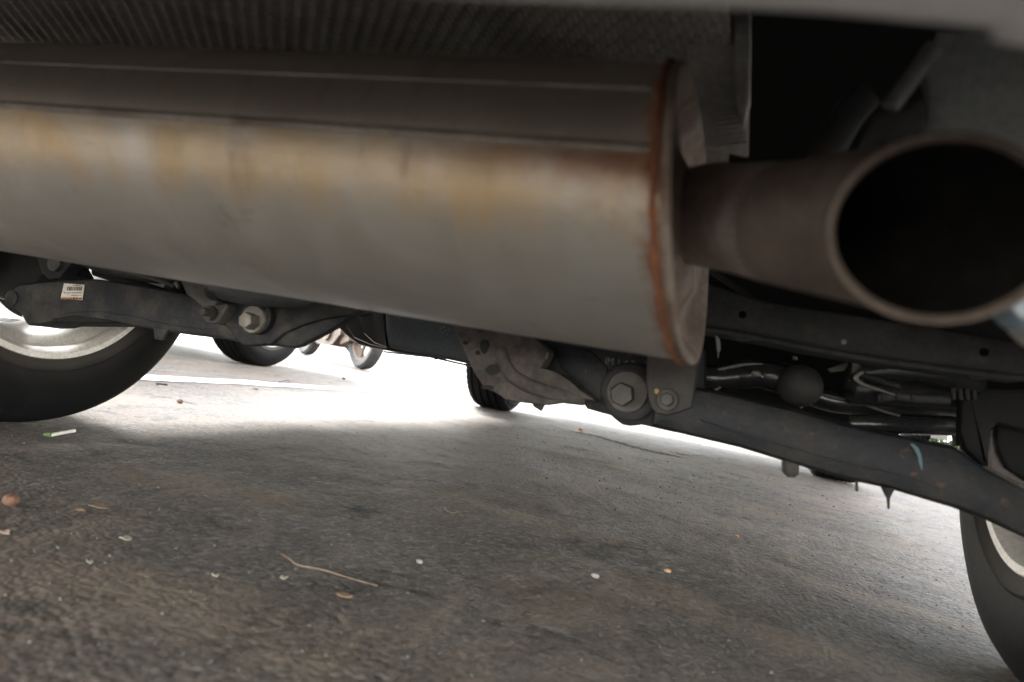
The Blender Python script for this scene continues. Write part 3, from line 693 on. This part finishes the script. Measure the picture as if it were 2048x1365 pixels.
# --- right pivot plate with its bolt and paint-pen marks
PR = plate('pivot_plate', [(1050, 640), (1300, 690), (1410, 700), (1410, 800), (1350, 866), (1281, 850), (1272, 852), (1258, 853), (1243, 850), (1232, 842), (1219, 831), (1196, 825), (1172, 818), (1158, 797), (1110, 795), (1060, 770), (1050, 720)], .745, .02, arm_dk, car, .006)
PR['label'] = 'dark right pivot plate with white paint-pen characters above its bolt'
plate('raised_web', [(1110, 690), (1180, 700), (1215, 735), (1222, 790), (1210, 815), (1185, 800), (1150, 765), (1120, 735)], .742, .006, arm_dk, PR, .003)
MB().lathe([(.004, 0), (.004, .030), (-.004, .030), (-.006, .027), (-.006, 0)], aY(1260, 784, .741), (0, 1, 0), 40).out('bush', hubber, PR)
bolt(PR, 1255, 784, .735, .0218, .0125, -9, 6, clampm)
def mark(txt, x, y, Y, h, mat, parent, name, ang):
    cu = bpy.data.curves.new(name, 'FONT'); cu.body = txt; cu.size = h; cu.extrude = .0002
    t = bpy.data.objects.new('tmp', cu); C.objects.link(t); bpy.context.view_layer.update()
    me = bpy.data.meshes.new_from_object(t.evaluated_get(bpy.context.evaluated_depsgraph_get()))
    bpy.data.objects.remove(t)
    o = bpy.data.objects.new(name, me); C.objects.link(o); me.materials.clear(); me.materials.append(mat)
    p0 = aY(x, y, Y); M_ = Matrix.Translation(p0) @ Matrix.Rotation(ang, 4, 'Y') @ Matrix.Rotation(PI/2, 4, 'X')
    b = Vector(); q = parent
    while q is not None: b += q.location; q = q.parent
    me.transform(Matrix.Translation(-b) @ M_); o.parent = parent
    return o
penm = plain('paint_pen', (.20, .20, .19), .7, 0, (.06, .06, .06), 900, 1.)
mark('IM 1 4 B', 1209, 727, .7442, .0095, penm, PR, 'pen_marks', R(-2))
# square dusty hanger with its nut
HB = plate('hanger_bracket', [(1294, 690), (1396, 700), (1392, 760), (1384, 816), (1360, 826), (1335, 832), (1312, 828), (1300, 815), (1290, 770)], .695, .04, clampm if False else plain('hanger_dust', (.052, .048, .044), .75, 0, (.034, .031, .029), 30, .7), car, .005)
bolt(HB, 1335, 800, .692, .0105, .0065, 0, 0, plain('dull_nut', (.055, .05, .046), .6, 0, (.04, .035, .03), 60))
tag(MB().lathe([(-.0025, 0), (-.0018, .0022), (0, .003), (.0018, .0024), (.003, .001)], aY(1314, 783, .6925), (.3, 1, .2), 12).out('paint_dab', plain('ochre_dab', (.42, .30, .13), .7), HB))

# --- right spring arm
SA = plate('spring_arm', [(1372, 770), (1428, 780), (1510, 799), (1598, 819), (1695, 846), (1788, 867), (1850, 880), (1913, 893), (1979, 939), (2075, 990), (2075, 1088), (1985, 1046), (1909, 1018), (1777, 979), (1700, 963), (1640, 946), (1567, 924), (1480, 897), (1350, 866), (1300, 852), (1305, 800)], .70, .11, arm_dk, car, .012)
SA['label'] = 'wide dark right spring arm with a pale blue scratch'
plate('drain_stub', [(1566, 915), (1600, 922), (1598, 950), (1590, 956), (1575, 955), (1566, 947)], .71, .03, arm_m, SA, .004)
MB().tube([aY(1713, 962, .71), aY(1713.5, 983, .71)], .0013, 8).out('clip_pin', trim, SA)
MB().tube([aY(1776, 975, .71), aY(1776, 992, .71), aY(1776.5, 996, .71), aY(1777, 1018, .71)], [.0062, .0026, .0016, .0010], 10).out('clip_pin', trim, SA)
sc = MB(); P1 = [(1823, 888), (1832, 896), (1839, 912), (1842, 928), (1844, 940)]; 
L_ = [aY(x-w_, y, .6985) for (x, y), w_ in zip(P1, (3, 5, 3.5, 3, 1))]; R2 = [aY(x+w_, y, .6985) for (x, y), w_ in zip(P1, (3, 5, 4, 3, 1))]
sc.prism(L_+R2[::-1], (0, .0005, 0)); sc.out('blue_scratch', bluep, SA)

def weld(name, pts, Y, r_, mat, parent):
    P = smoothpath([aY(x, y, Y) for x, y in pts], 14)
    MB().tube(P, [r_*random.uniform(.6, 1.15) for _ in P], 7).out(name, mat, parent)
weld('weld_bead', [(1392, 838), (1480, 868), (1567, 893), (1700, 930), (1777, 946), (1880, 978)], .6995, .0011, arm_dk, SA)
weld('weld_bead', [(110, 632), (180, 622), (260, 632), (330, 648), (420, 660)], .7395, .0010, arm_m, LA)
# --- crossmember beam, right
BM = plate('crossmember', [(1395, 556), (1424, 568), (1517, 598), (1620, 616), (1723, 630), (1850, 652), (2075, 692), (2075, 760), (1913, 742), (1800, 727), (1699, 711), (1600, 694), (1513, 676), (1395, 655)], .655, .07, beam_m, car, .007)
lip = [aY(x, y, .652) for x, y in ((1395, 655), (1513, 676), (1699, 711), (1913, 742), (2075, 760))]
MB().tube(smoothpath(lip), .0026, 8).out('flange', beam_m, BM)
for x, y in ((1485, 630), (1968, 705)):
    MB().lathe([(.0, 0), (.0, .0034), (-.0008, .0034), (-.0008, 0)], aY(x, y, .6548), (0, 1, 0), 20).out('hole', soot_hole_black, BM)  # black disc painted on for the dark inside of the hole
for pts in ([(1452, 664), (1512, 676), (1500, 682), (1480, 684), (1462, 676)], [(1920, 743), (1988, 750), (1978, 757), (1950, 760), (1932, 752)]):
    plate('hanging_tab', pts, .66, .01, beam_m, BM, .001)
tag(MB().lathe([(0, 0), (.0006, .0026), (-.0006, .0018), (-.0008, 0)], aY(1687, 684, .654), (0, 1, 0), 10).out('pale_speck', panel_g, BM))
plate('upper_beam', [(1395, 520), (1560, 545), (1700, 575), (2075, 640), (2075, 700), (1850, 652), (1640, 622), (1517, 600)], .80, .05, black, car, .006)

# --- track rod, ball joint and control links between beam and arm
MB().tube(smoothpath([aY(1385, 752, .78), aY(1440, 757, .78), aY(1490, 752, .78), aY(1530, 750, .78), aY(1575, 762, .78)]), [.0135]*6+[.012]*6+[.0135]*6+[.015]*7, 20).out('anti_roll_bar', shinyblk, car)
MB().tube(smoothpath([aY(1440, 738, .80), aY(1500, 726, .80), aY(1560, 730, .80), aY(1590, 742, .80)]), .0055, 12).out('brake_hose', shinyblk, car)
BJ = MB().lathe([(-.018, 0), (-.017, .010), (-.010, .0185), (0, .0215), (.010, .0185), (.016, .012), (.03, .009), (.03, 0)], aY(1600, 772, .76), (.05, .9, .35), 32).out('ball_joint', clampm if False else plain('joint_boot', (.03, .028, .026), .7, 0, (.05, .046, .042), 40), car)
plate('joint_stem', [(1590, 790), (1613, 794), (1609, 812), (1594, 811)], .76, .015, arm_m, BJ, .002)
plate('grease_dab', [(1589, 806), (1611, 811), (1603, 818)], .758, .003, boltm, BJ, .001)
plate('joint_nut', [(1586, 712), (1596, 714), (1595, 720), (1586, 719)], .765, .01, boltm, BJ, .001)
MB().tube(smoothpath([aY(1625, 790, .82), aY(1670, 803, .82), aY(1720, 807, .82), aY(1800, 820, .83), aY(1930, 835, .85)]), .012, 18).out('track_rod', shinyblk, car)
MB().tube(smoothpath([aY(1700, 772, .78), aY(1790, 783, .79), (aY(1910, 790, .80))]), [.018]*13, 20).out('upper_link', shinyblk, car)
MB().tube(smoothpath([aY(1715, 745, .74), aY(1770, 738, .745), aY(1850, 742, .75), aY(1960, 765, .76)]), .012, 18).out('lateral_link', shinyblk, car)
MB().tube(smoothpath([aY(1712, 742, .73), aY(1728, 752, .73), aY(1760, 762, .73), aY(1800, 775, .73)]), .0035, 10).out('sensor_cable', shinyblk, car)
MB().tube(smoothpath([aY(1700, 848, .80), aY(1760, 848, .80), aY(1840, 850, .81), aY(1900, 852, .82)]), [.010]*19, 16).out('lower_link', shinyblk, car)
plate('silver_clip', [(1655, 738), (1694, 724), (1697, 730), (1688, 742), (1662, 745)], .80, .004, boltm, car, .001)
plate('pale_wire', [(1697, 760), (1720, 762), (1722, 764), (1698, 763)], .78, .002, boltm, car, .0005)
for q_ in ([(1695, 832), (1740, 840), (1792, 852), (1700, 838)], ):
    pass
bright = plain('pale_steel', (.34, .33, .31), .35, .6, (.16, .14, .12), 60)
MB().tube(smoothpath([aY(1420, 744, .772), aY(1450, 737, .772), aY(1500, 729, .772), aY(1545, 733, .772), aY(1572, 742, .772)]), .0014, 8).out('cable', panel_g, car)
MB().tube(smoothpath([aY(1497, 752, .763), aY(1512, 748, .763), aY(1527, 755, .763)]), [.001]*4+[.003]*5+[.001]*4, 10).out('pale_edge', bright, car)  # short pale sliver along the bar, tapered at both ends
MB().tube(smoothpath([aY(1726, 744, .722), aY(1716, 750, .722), aY(1712, 758, .722), aY(1724, 768, .722), aY(1752, 778, .722), aY(1790, 790, .722)]), [.0016]*6+[.0020]*6+[.0014]*10+[.0008]*4, 8).out('brake_pipe', bright, car)
MB().tube(smoothpath([aY(1632, 786, .80), aY(1668, 795, .80), aY(1700, 802, .80), aY(1718, 806, .80)]), .0013, 8).out('brake_pipe', bright, car)
MB().tube(smoothpath([aY(1712, 806, .79), aY(1735, 812, .79), aY(1770, 824, .79), aY(1800, 832, .79)]), .0011, 8).out('cable', bright, car)
MB().tube(smoothpath([aY(1755, 796, .76), aY(1790, 793, .76), aY(1830, 797, .76), aY(1900, 800, .76)]), .0042, 10).out('brake_hose', hose, car)
for x, y in ((1765, 795), (1795, 794), (1825, 797)):
    MB().tube([aY(x, y-7, .755), aY(x+2, y+7, .755)], .0018, 8).out('hose_clip', beam_m, car)
MB().tube(smoothpath([aY(1430, 660, .70), aY(1437, 690, .70), aY(1436, 716, .70)]), [.0006]*4+[.0018]*5+[.0006]*4, 8).out('bracket_edge', panel_g, car)
MB().tube(smoothpath([aY(1445, 840, .72), aY(1412, 800, .74), aY(1440, 775, .76)]), .0012, 8).out('sensor_wire', panel_g, car)
for x in range(1905, 1960, 14):
    MB().tube([aY(x, 770, .752), aY(x+3, 800, .752)], .0018, 8).out('boot_rib', beam_m, car)
# dark sheets added to keep the view behind the links black
plate('dark_blocker', [(1380, 560), (1790, 560), (1786, 858), (1790, 866), (1700, 862), (1590, 850), (1400, 820)], .98, .02, black, car, .004)
plate('dark_blocker', [(1780, 560), (2120, 560), (2120, 880), (1914, 893), (1912, 862), (1850, 856), (1787, 853)], .93, .02, black, car, .004)
# knuckle, its post, and the backing plate in front of the right rim
KR = plate('hub_carrier', [(1925, 770), (2080, 780), (2080, 870), (2000, 850), (1985, 862), (1982, 935), (1965, 935), (1930, 900), (1918, 860)], .76, .012, black, car, .008)
plate('backing_plate', [(1995, 850), (2085, 835), (2085, 985), (2046, 958), (2015, 938), (1998, 905), (1993, 875)], .80, .01, black, car, .004)
plate('rim_glimpse', [(1981, 862), (1989, 858), (1993, 880), (1999, 908), (2016, 940), (2050, 962), (2052, 972), (2030, 964), (1983, 938)], .815, .006, plain('pinkish_metal', (.20, .17, .165), .6, .2), car, .001)  # crescent plate added for the rim showing through the gap

# --- bay on the right: bumper side wall, exhaust hanger
plate('side_wall', [(1878, 60), (2100, 60), (2100, 330), (1990, 300), (1900, 312), (1830, 320), (1850, 240), (1858, 190), (1850, 150)], .42, .01, panel_g, car, .004)
EH = plate('hanger_rubber', [(1742, 228), (1790, 205), (1850, 190), (1856, 232), (1846, 285), (1800, 318), (1772, 316), (1762, 290), (1728, 272)], .40, .025, hose, car, .006)
MB().tube([aY(1868, 95, .395), aY(1779, 216, .395)], .0047, 16).out('hanger_rod', plain('hanger_steel', (.16, .16, .16), .45, .4), EH)
MB().tube(smoothpath([aY(1640, 330, .46), aY(1690, 240, .46), aY(1730, 190, .46)]), .010, 14).out('hanger_hook', hose, EH)
MB().tube(smoothpath([aY(1772, 312, .395), aY(1790, 300, .395), aY(1800, 318, .395)]), .004, 10).out('hanger_pin', arm_m, EH)
plate('tow_loop', [(2006, 624), (2016, 612), (2070, 660), (2070, 690), (2050, 672)], .33, .012, shieldm, car, .003)
MB().lathe([(-.01, 0), (-.009, .008), (0, .011), (.012, .009), (.012, 0)], aY(2056, 610, .32), (0, 1, 0), 20).out('reflector', plain('blue_reflector', (.18, .24, .28), .2), car)

# ------------------------------------------------------------------ motorcycle far beyond
def motorcycle():
    e = empty('motorcycle', (0, 0, 0))
    tag(e, 'small tan motorcycle with a red spot, leaning on its side stand in the sun', 'motorcycle')
    tan = plain('dusty_alloy', (.075, .045, .026), .6, .0, (.05, .03, .02), 20); cream = plain('cream_panel', (.30, .26, .21), .4); redp = plain('red_panel', (.45, .04, .03), .35)
    grey_t = plain('bike_tyre', (.022, .022, .024), .75, 0, (.06, .058, .055), 18)  # tyre's own grey with paler patches
    r_ = .26
    for y_ in (-.62, .62):
        wn = empty('wheel', (0, y_, r_), e)
        b = Vector((0, y_, r_)) 
        MB().lathe([(-.03, r_-.065), (-.045, r_-.05), (-.05, r_-.025), (-.035, r_-.005), (0, r_), (.035, r_-.005), (.05, r_-.025), (.045, r_-.05), (.03, r_-.065)], b, (1, 0, 0), 64, closed=True).out('tyre', grey_t, wn)
        K = MB().lathe([(-.035, r_-.06), (-.035, r_-.085), (0, r_-.09), (.035, r_-.085), (.035, r_-.06)], b, (1, 0, 0), 64, closed=True)
        K.lathe([(-.05, 0), (-.05, .045), (.05, .045), (.05, 0)], b, (1, 0, 0), 24)
        for k in range(6):
            a = k*PI/3+.4; d = Vector((0, math.cos(a), math.sin(a))); K.tube([b+d*.03, b+d*.12+Vector((.01, 0, 0)), b+d*(r_-.08)], [.018, .013, .016], 8)
        K.out('rim', tan, wn)
    MB().tube(smoothpath([(.0, .62, .3), (0, .50, .62), (0, .42, .95)]), .03, 12).out('fork', tan, e)
    MB().tube(smoothpath([(-.25, .36, 1.02), (0, .44, .98), (.25, .36, 1.02)]), .014, 10).out('handlebar', trim, e)
    MB().lathe([(-.07, 0), (-.07, .07), (0, .10), (.08, .08), (.1, 0)], (0, .56, .86), (0, 1, 0), 24).out('headlamp', lampm, e)
    MB().prism([(-.11, -.30, .17), (-.11, -.10, .13), (-.11, .20, .14), (-.11, .34, .24), (-.11, .30, .50), (-.11, -.25, .46)], (.22, 0, 0), .015).tube([(-.13, .08, .26), (.13, .08, .26)], .09, 20).tube([(-.13, -.14, .24), (.13, -.14, .24)], .07, 20).out('engine', tan, e)
    MB().tube(smoothpath([(-.12, -.1, .34), (-.15, -.5, .33), (-.16, -.75, .42)]), .045, 14).out('exhaust', tan, e)
    MB().prism([(-.08, .30, .16), (-.08, .46, .20), (-.08, .46, .46), (-.08, .30, .50)], (.16, 0, 0), .01).out('front_cowl', tan, e)
    MB().box((-.085, .44, .30), (.085, .475, .36)).out('red_reflector', redp, e)
    MB().tube(smoothpath([(0, .34, .60), (0, .30, .82), (0, 0, .86), (0, -.1, .74)]), [.08]*4+[.13]*4+[.14]*5+[.13]*3+[.10]*3, 16).out('fuel_tank', tan, e)
    MB().tube(smoothpath([(0, -.05, .76), (0, -.4, .78), (0, -.8, .86)]), [.10]*5+[.12]*5+[.09]*3, 14).out('seat', trim, e)
    MB().prism([(-.07, -.30, .40), (-.07, -.72, .62), (-.07, -.2, .70), (-.07, .18, .55)], (.14, 0, 0), .01).out('side_panel', cream, e)
    MB().box((-.09, -.95, .70), (.09, -.80, .78)).out('tail_light', redlamp, e)
    MB().tube(smoothpath([(0, -.62, .66), (0, -.80, .62), (0, -.94, .50)]), .05, 10).out('rear_mudguard', trim, e)
    MB().tube([(-.08, -.02, .20), (-.20, .16, .012)], .012, 8).tube([(-.08, -.06, .18), (-.15, .03, .09)], .008, 8).out('side_stand', trim, e)
    return e
mc = motorcycle()
A, B = aZ(731, 741), aZ(606, 709)
mc.location = ((A.x+B.x)/2, (A.y+B.y)/2, 0); d = A-B
mc.rotation_euler.z = math.atan2(d.y, d.x)-PI/2
print('bike base', d.length, A, B)

# wedge block on the sunlit ground
p = aZ(1128, 817); 
tag(MB().prism([p+Vector((-.05, 0, .0)), p+Vector((.06, 0, 0)), p+Vector((.055, 0, .035)), p+Vector((.03, 0, .065)), p+Vector((-.03, 0, .06)), p+Vector((-.05, 0, .02))], (0, .12, 0), .006).out('wedge_block', plain('pale_plastic', (.40, .43, .43), .5)),
    'small pale grey wedge standing on the sunlit ground beyond the cast bracket', 'wedge')

# ------------------------------------------------------------------ backdrop of the car park
def leaf_mat(name, a, b):
    M, nt, p = nodes(name); n1 = noise(nt, coords(nt), 6, 4)
    nt.links.new(ramp(nt, n1, [(.35, a), (.65, b)]), p.inputs['Base Color']); p.inputs['Roughness'].default_value = .6
    return M
lf = leaf_mat('hedge_leaves', (.018, .042, .006), (.05, .085, .012))
def leaves(name, n, fn, size, mat, parent):
    P = np.array([fn() for _ in range(n)]); v = []; f = []
    for q in P:
        a = Vector(rng.normal(size=3)).normalized(); b = a.orthogonal().normalized(); s_ = size*random.uniform(.6, 1.3); q = Vector(q)
        k = len(v); v += [q-a*s_, q+b*s_*.45, q+a*s_, q-b*s_*.45]; f.append((k, k+1, k+2, k+3))
    return new_obj(name, v, f, mat, parent, smooth=False)
bark = plain('bark', (.09, .07, .055), .9, 0, (.05, .04, .03), 20)
for i, (x, y, s_, lab) in enumerate(((aY(1893, 876, 12.).x+.75, 12., 1.0, 'bright green bush behind the white car, a speck of leaves in the gap'), )):
    e = empty('bush', (x, y, 0)); tag(e, lab, 'bush')
    def pt():
        d = Vector(rng.normal(size=3)).normalized()*random.uniform(.5, 1)**.5
        return (x+d.x*1.5, y+d.y*1.2, max(.04, .62+d.z*.85))
    leaves('foliage', 9000, pt, .06, lf, e)
    st_ = MB()
    for k in range(7): a = k*.9; st_.tube([(x, y, 0), (x+.3*math.cos(a), y+.3*math.sin(a), .6), (x+.8*math.cos(a), y+.8*math.sin(a), 1.2)], [.03, .02, .01], 6)
    st_.out('stems', bark, e)
# ------------------------------------------------------------------ small things lying on the ground
def on(x, y):
    q = aZ(x, y); z = gh(q.x, q.y); q = aZ(x, y, z); return Vector((q.x, q.y, gh(q.x, q.y)))
brown = plain('seed_brown', (.13, .06, .032), .7, 0, (.07, .03, .016), 200, .9, .4, 500)
tanm = plain('nut_tan', (.16, .105, .075), .6, 0, (.10, .06, .04), 200, .8)
creamm = plain('petal_cream', (.27, .245, .185), .8, 0, (.18, .155, .11), 150, .8)
strawm = plain('straw', (.20, .135, .09), .8, 0, (.12, .08, .055), 150, .8)
orangem = plain('dry_leaf', (.22, .14, .075), .8, 0, (.13, .08, .045), 90, .8)
whitem = plain('white_stick', (.62, .61, .56), .6, 0, (.5, .49, .44), 90, .4)
greenm = plain('green_bit', (.07, .11, .03), .6, 0, (.06, .11, .02), 150, .6)
darktw = plain('dark_twig', (.035, .03, .026), .8)
palest = plain('pale_stone', (.22, .215, .20), .8, 0, (.24, .23, .21), 200, .8)
def blob(name, x, y, rad, mat, label, cat, sq=(1, 1, .85), seed=0, group=None):
    q = on(x, y); b = bmesh.new(); bmesh.ops.create_icosphere(b, subdivisions=3, radius=1)
    r0 = np.random.default_rng(seed); a = r0.normal(size=(4, 3))
    v = []
    for vt in b.verts:
        d = vt.co.normalized(); k = 1+.10*sum(math.sin(3*d.dot(Vector(u))+i) for i, u in enumerate(a))/2
        v.append((q.x+d.x*rad*sq[0]*k, q.y+d.y*rad*sq[1]*k, q.z+rad*sq[2]*(.92+d.z*k)))
    f = [tuple(t.index for t in fc.verts) for fc in b.faces]; b.free()
    return tag(new_obj(name, v, f, mat), label, cat, group)
def shard(name, x, y, s_, mat, label, cat, group=None, seed=1, lift=.003, asp=.8):
    q = on(x, y); r0 = random.Random(seed); n = 11; v = []; f = []
    for k in range(n):
        a = 2*PI*k/n; rr = s_*(.62+.43*r0.random()); v.append((q.x+rr*math.cos(a), q.y+rr*asp*math.sin(a), q.z+.001+lift*(.35+.3*math.sin(2*a+seed)+.35*r0.random())))
    c_ = Vector((q.x, q.y, q.z+.001+lift*.3)); v.append(c_)
    v += [Vector(p_)-Vector((0, 0, .0008)) for p_ in v[:n]]; v.append(c_-Vector((0, 0, .0008)))
    for k in range(n):
        j = (k+1) % n; f += [(k, j, n), (n+1+j, n+1+k, 2*n+1), (k, n+1+k, n+1+j, j)]
    return tag(new_obj(name, v, f, mat), label, cat, group)
def twig(name, pts, rad, mat, label, cat='twig', lift=.0025, group=None, side=None):
    P = [on(x, y)+Vector((0, 0, rad+lift*(1 if 0 < i < len(pts)-1 else .3))) for i, (x, y) in enumerate(pts)]
    P = smoothpath(P, 5); T_ = MB().tube(P, [rad*(1-.5*i/len(P)) for i in range(len(P))], 8)
    if side:
        for i, dx, dy in side: T_.tube([P[i], P[i]+Vector((dx, dy, .002))], [rad*.6, rad*.3], 6)
    return tag(T_.out(name, mat), label, cat, group)
blob('seed_ball', 20, 1012, .0072, brown, 'round reddish brown seed ball at the left on dark asphalt', 'seed', seed=3)
n_ = blob('nut', 359, 807, .0075, tanm, 'small brown nut with a thin stalk on the light ground by the tyre', 'nut', (1, .8, .75), seed=4)
q = on(366, 806); MB().tube([q+Vector((0, 0, .003)), q+Vector((.012, .006, .002)), q+Vector((.03, .012, .002))], [.001, .0008, .0005], 6).out('stalk', strawm, n_)
a, b = on(99, 876), on(148, 867)
stk = tag(MB().tube([a+Vector((0, 0, .004)), b+Vector((0, 0, .004))], [.0028, .0026], 12).out('stick', whitem), 'short white stick with a green leafy end beside the left rear tyre', 'stick')
MB().tube([a+Vector((-.008, -.003, .004)), a+Vector((.002, .0, .005))], [.0022, .0036], 8).add([a+Vector((-.010, .001, .003)), a+Vector((-.001, -.006, .003)), a+Vector((.006, .002, .010))], [(0, 1, 2)]).out('green_end', greenm, stk)
G1 = 'cream petal scraps on the dark asphalt'
shard('petal_scrap', 249, 1081, .0062, creamm, 'largest cream petal scrap, ragged edged, at the left', 'petal scrap', G1, 11)
shard('petal_scrap', 177, 1129, .0035, creamm, 'cream petal scrap nearest the bottom left corner', 'petal scrap', G1, 12)
shard('petal_scrap', 429, 1157, .0042, creamm, 'thin crescent cream petal scrap left of the long twig', 'petal scrap', G1, 13, asp=.4)
shard('petal_scrap', 567, 1161, .0040, creamm, 'cream petal scrap just below the long thin twig', 'petal scrap', G1, 14)
twig('twig', [(563, 1112), (580, 1128), (595, 1138), (640, 1147), (700, 1164), (755, 1176)], .0008, strawm, 'long thin bent straw coloured twig in the foreground', side=[(10, -.004, .004)])
twig('twig', [(889, 1017), (893, 1026), (905, 1031), (915, 1029), (926, 1036)], .0009, strawm, 'small curly pale twig in the middle of the dark asphalt', side=[(14, .006, .008)])
twig('twig', [(1352, 908), (1375, 912), (1390, 913), (1407, 912)], .0018, strawm, 'forked reddish twig on the grey ground right of centre', side=[(6, -.012, .008), (9, .010, -.006)])
twig('stem', [(1105, 854), (1118, 858), (1136, 865)], .0016, plain('straw_gold', (.40, .28, .14), .7), 'golden flat stem lying left of the orange leaf', 'stem')
shard('dry_leaf', 690, 1194, .0085, orangem, 'flat orange dry leaf below the long twig', 'leaf', None, 21, .002, .6)
shard('dry_leaf', 160, 1021, .0060, orangem, 'pale tan dry leaf right of the seed ball', 'leaf', None, 22, .0012, .7)
shard('dry_leaf', 196, 1016, .0110, strawm, 'brown curled dry leaf lying against the pale tan one', 'leaf', None, 23, .003, .8)
blob('orange_leaf', 1161, 861, .011, plain('orange_bit', (.42, .17, .07), .6), 'curled orange leaf on the dark strip of asphalt', 'leaf', (1, .7, .55), 5)
shard('leaf_scrap', 8, 1070, .006, plain('pink_scrap', (.34, .23, .19), .7), 'pinkish leaf scrap at the left edge below the seed ball', 'leaf scrap', None, 24)
G2 = 'pale stones on the asphalt'
blob('pebble', 1190, 1156, .0050, palest, 'pale grey pebble in the dark patch right of centre', 'pebble', (1, .8, .6), 6, G2)
blob('pebble', 838, 1127, .0036, palest, 'tiny pale pebble above the right end of the long twig', 'pebble', (1, .8, .6), 7, G2)
blob('pebble', 1474, 1075, .0032, plain('orange_stone', (.38, .21, .10), .7), 'tiny orange pebble on the grey ground at the right', 'pebble', (1, .8, .6), 8, G2)
blob('pebble', 1335, 1146, .0042, plain('tan_stone', (.33, .20, .11), .7), 'tan pebble below the tiny orange one', 'pebble', (1, .8, .6), 9, G2)
shard('paper_scrap', 1241, 919, .0075, palest, 'white scrap lying in the dark asphalt below the right bolt', 'scrap', None, 31, asp=.4)
shard('paper_scrap', 1387, 952, .0055, palest, 'small white scrap below the forked reddish twig', 'scrap', None, 32, asp=.4)
G3 = 'dark twigs on the sunlit ground'
twig('twig', [(313, 771), (322, 773), (334, 774)], .0035, darktw, 'dark twig just below the white line beside the left tyre', side=[(4, .01, .012)], group=G3)
twig('twig', [(558, 767), (567, 764), (576, 764), (580, 766)], .0030, darktw, 'wavy dark twig on the white line', group=G3)
shard('dark_leaf', 512, 779, .012, darktw, 'tiny dark leaf at the lower edge of the white line', 'leaf', None, 41)
blob('pebble', 687, 759, .010, darktw, 'dark pebble on the bright ground below the motorcycle wheel', 'pebble', (1, .8, .6), 10)
twig('twig', [(838, 766), (845, 767)], .0035, darktw, 'leftmost dark speck of twig on the brightest ground', group=G3)
twig('twig', [(860, 771), (869, 773)], .0035, darktw, 'dark twig on the brightest ground left of the front tyre', group=G3)

# a cracked seam in the road surface with paler stones along it
crk = [(1118, 866), (1150, 866), (1192, 874), (1230, 886), (1270, 897), (1315, 908), (1350, 914)]
P = smoothpath([on(x, y) for x, y in crk], 8); v = []; f = []
for i, q in enumerate(P):
    wd = .004*(1-abs(2*i/len(P)-1))*random.uniform(.6, 1.4)+.0015; v += [q+Vector((-.2, -.9, 0))*wd+Vector((0, 0, .003)), q+Vector((.2, .9, 0))*wd+Vector((0, 0, .0035))]
for i in range(len(P)-1): f.append((2*i, 2*i+1, 2*i+3, 2*i+2))
tag(new_obj('road_crack', v, f, plain('crack_tar', (.014, .013, .013), .9)), kind='structure')
v = []; f = []
for k in range(520):
    i = random.randrange(8, len(P)-1); q = P[i].lerp(P[i+1], random.random())+Vector((random.gauss(0, .02), .012+abs(random.gauss(0, .022)), 0)); s_ = random.uniform(.0012, .0032); n = len(v)
    q.z = gh(q.x, q.y)
    v += [q+Vector((-s_, -s_*.6, 0)), q+Vector((s_, -s_*.4, 0)), q+Vector((.1*s_, s_, 0)), q+Vector((random.uniform(-.4, .4)*s_, random.uniform(-.4, .4)*s_, s_*.8))]
    f += [(n, n+2, n+1), (n, n+1, n+3), (n+1, n+2, n+3), (n+2, n, n+3)]
tag(new_obj('gravel', v, f, plain('seam_gravel', (.14, .13, .12), .85, 0, (.07, .065, .06), 90, .9), smooth=False), 'pale gravel gathered along a crack below the right bolt', kind='stuff')

# loose grit, thousands of chips
def grit():
    v = []; f = []
    for k in range(3000):
        a = R(random.uniform(-70, 52)); r_ = .22*(14 ** random.random()); x, y = r_*math.sin(a), r_*math.cos(a)
        s_ = random.choice((.0006, .0008, .0010, .0014))*(.8+.5*r_)*random.uniform(.7, 1.2); z = gh0[k]
        q = Vector((x, y, 0)); gx.append((x, y)); 
        d = [Vector((random.uniform(-1, 1), random.uniform(-1, 1), random.uniform(.1, .9))).normalized()*s_ for _ in range(3)]
        n = len(v); v += [q+Vector((-s_, -s_*.6, 0)), q+Vector((s_, -s_*.4, 0)), q+Vector((.1*s_, s_, 0)), q+d[0]*.8+Vector((0, 0, s_*.5))]
        f += [(n, n+2, n+1), (n, n+1, n+3), (n+1, n+2, n+3), (n+2, n, n+3)]
    V = np.array([tuple(p_) for p_ in v]); V[:, 2] += height(V[:, 0].copy(), V[:, 1].copy())
    o = new_obj('grit', V.tolist(), f, palest_g, smooth=False); tag(o, 'loose pale grit scattered over the asphalt', None, kind='stuff')
gh0 = [0]*3000; gx = []
palest_g = plain('grit_stone', (.12, .11, .10), .85, 0, (.085, .078, .07), 60, 1., .2)
grit()
bpy.context.view_layer.update()
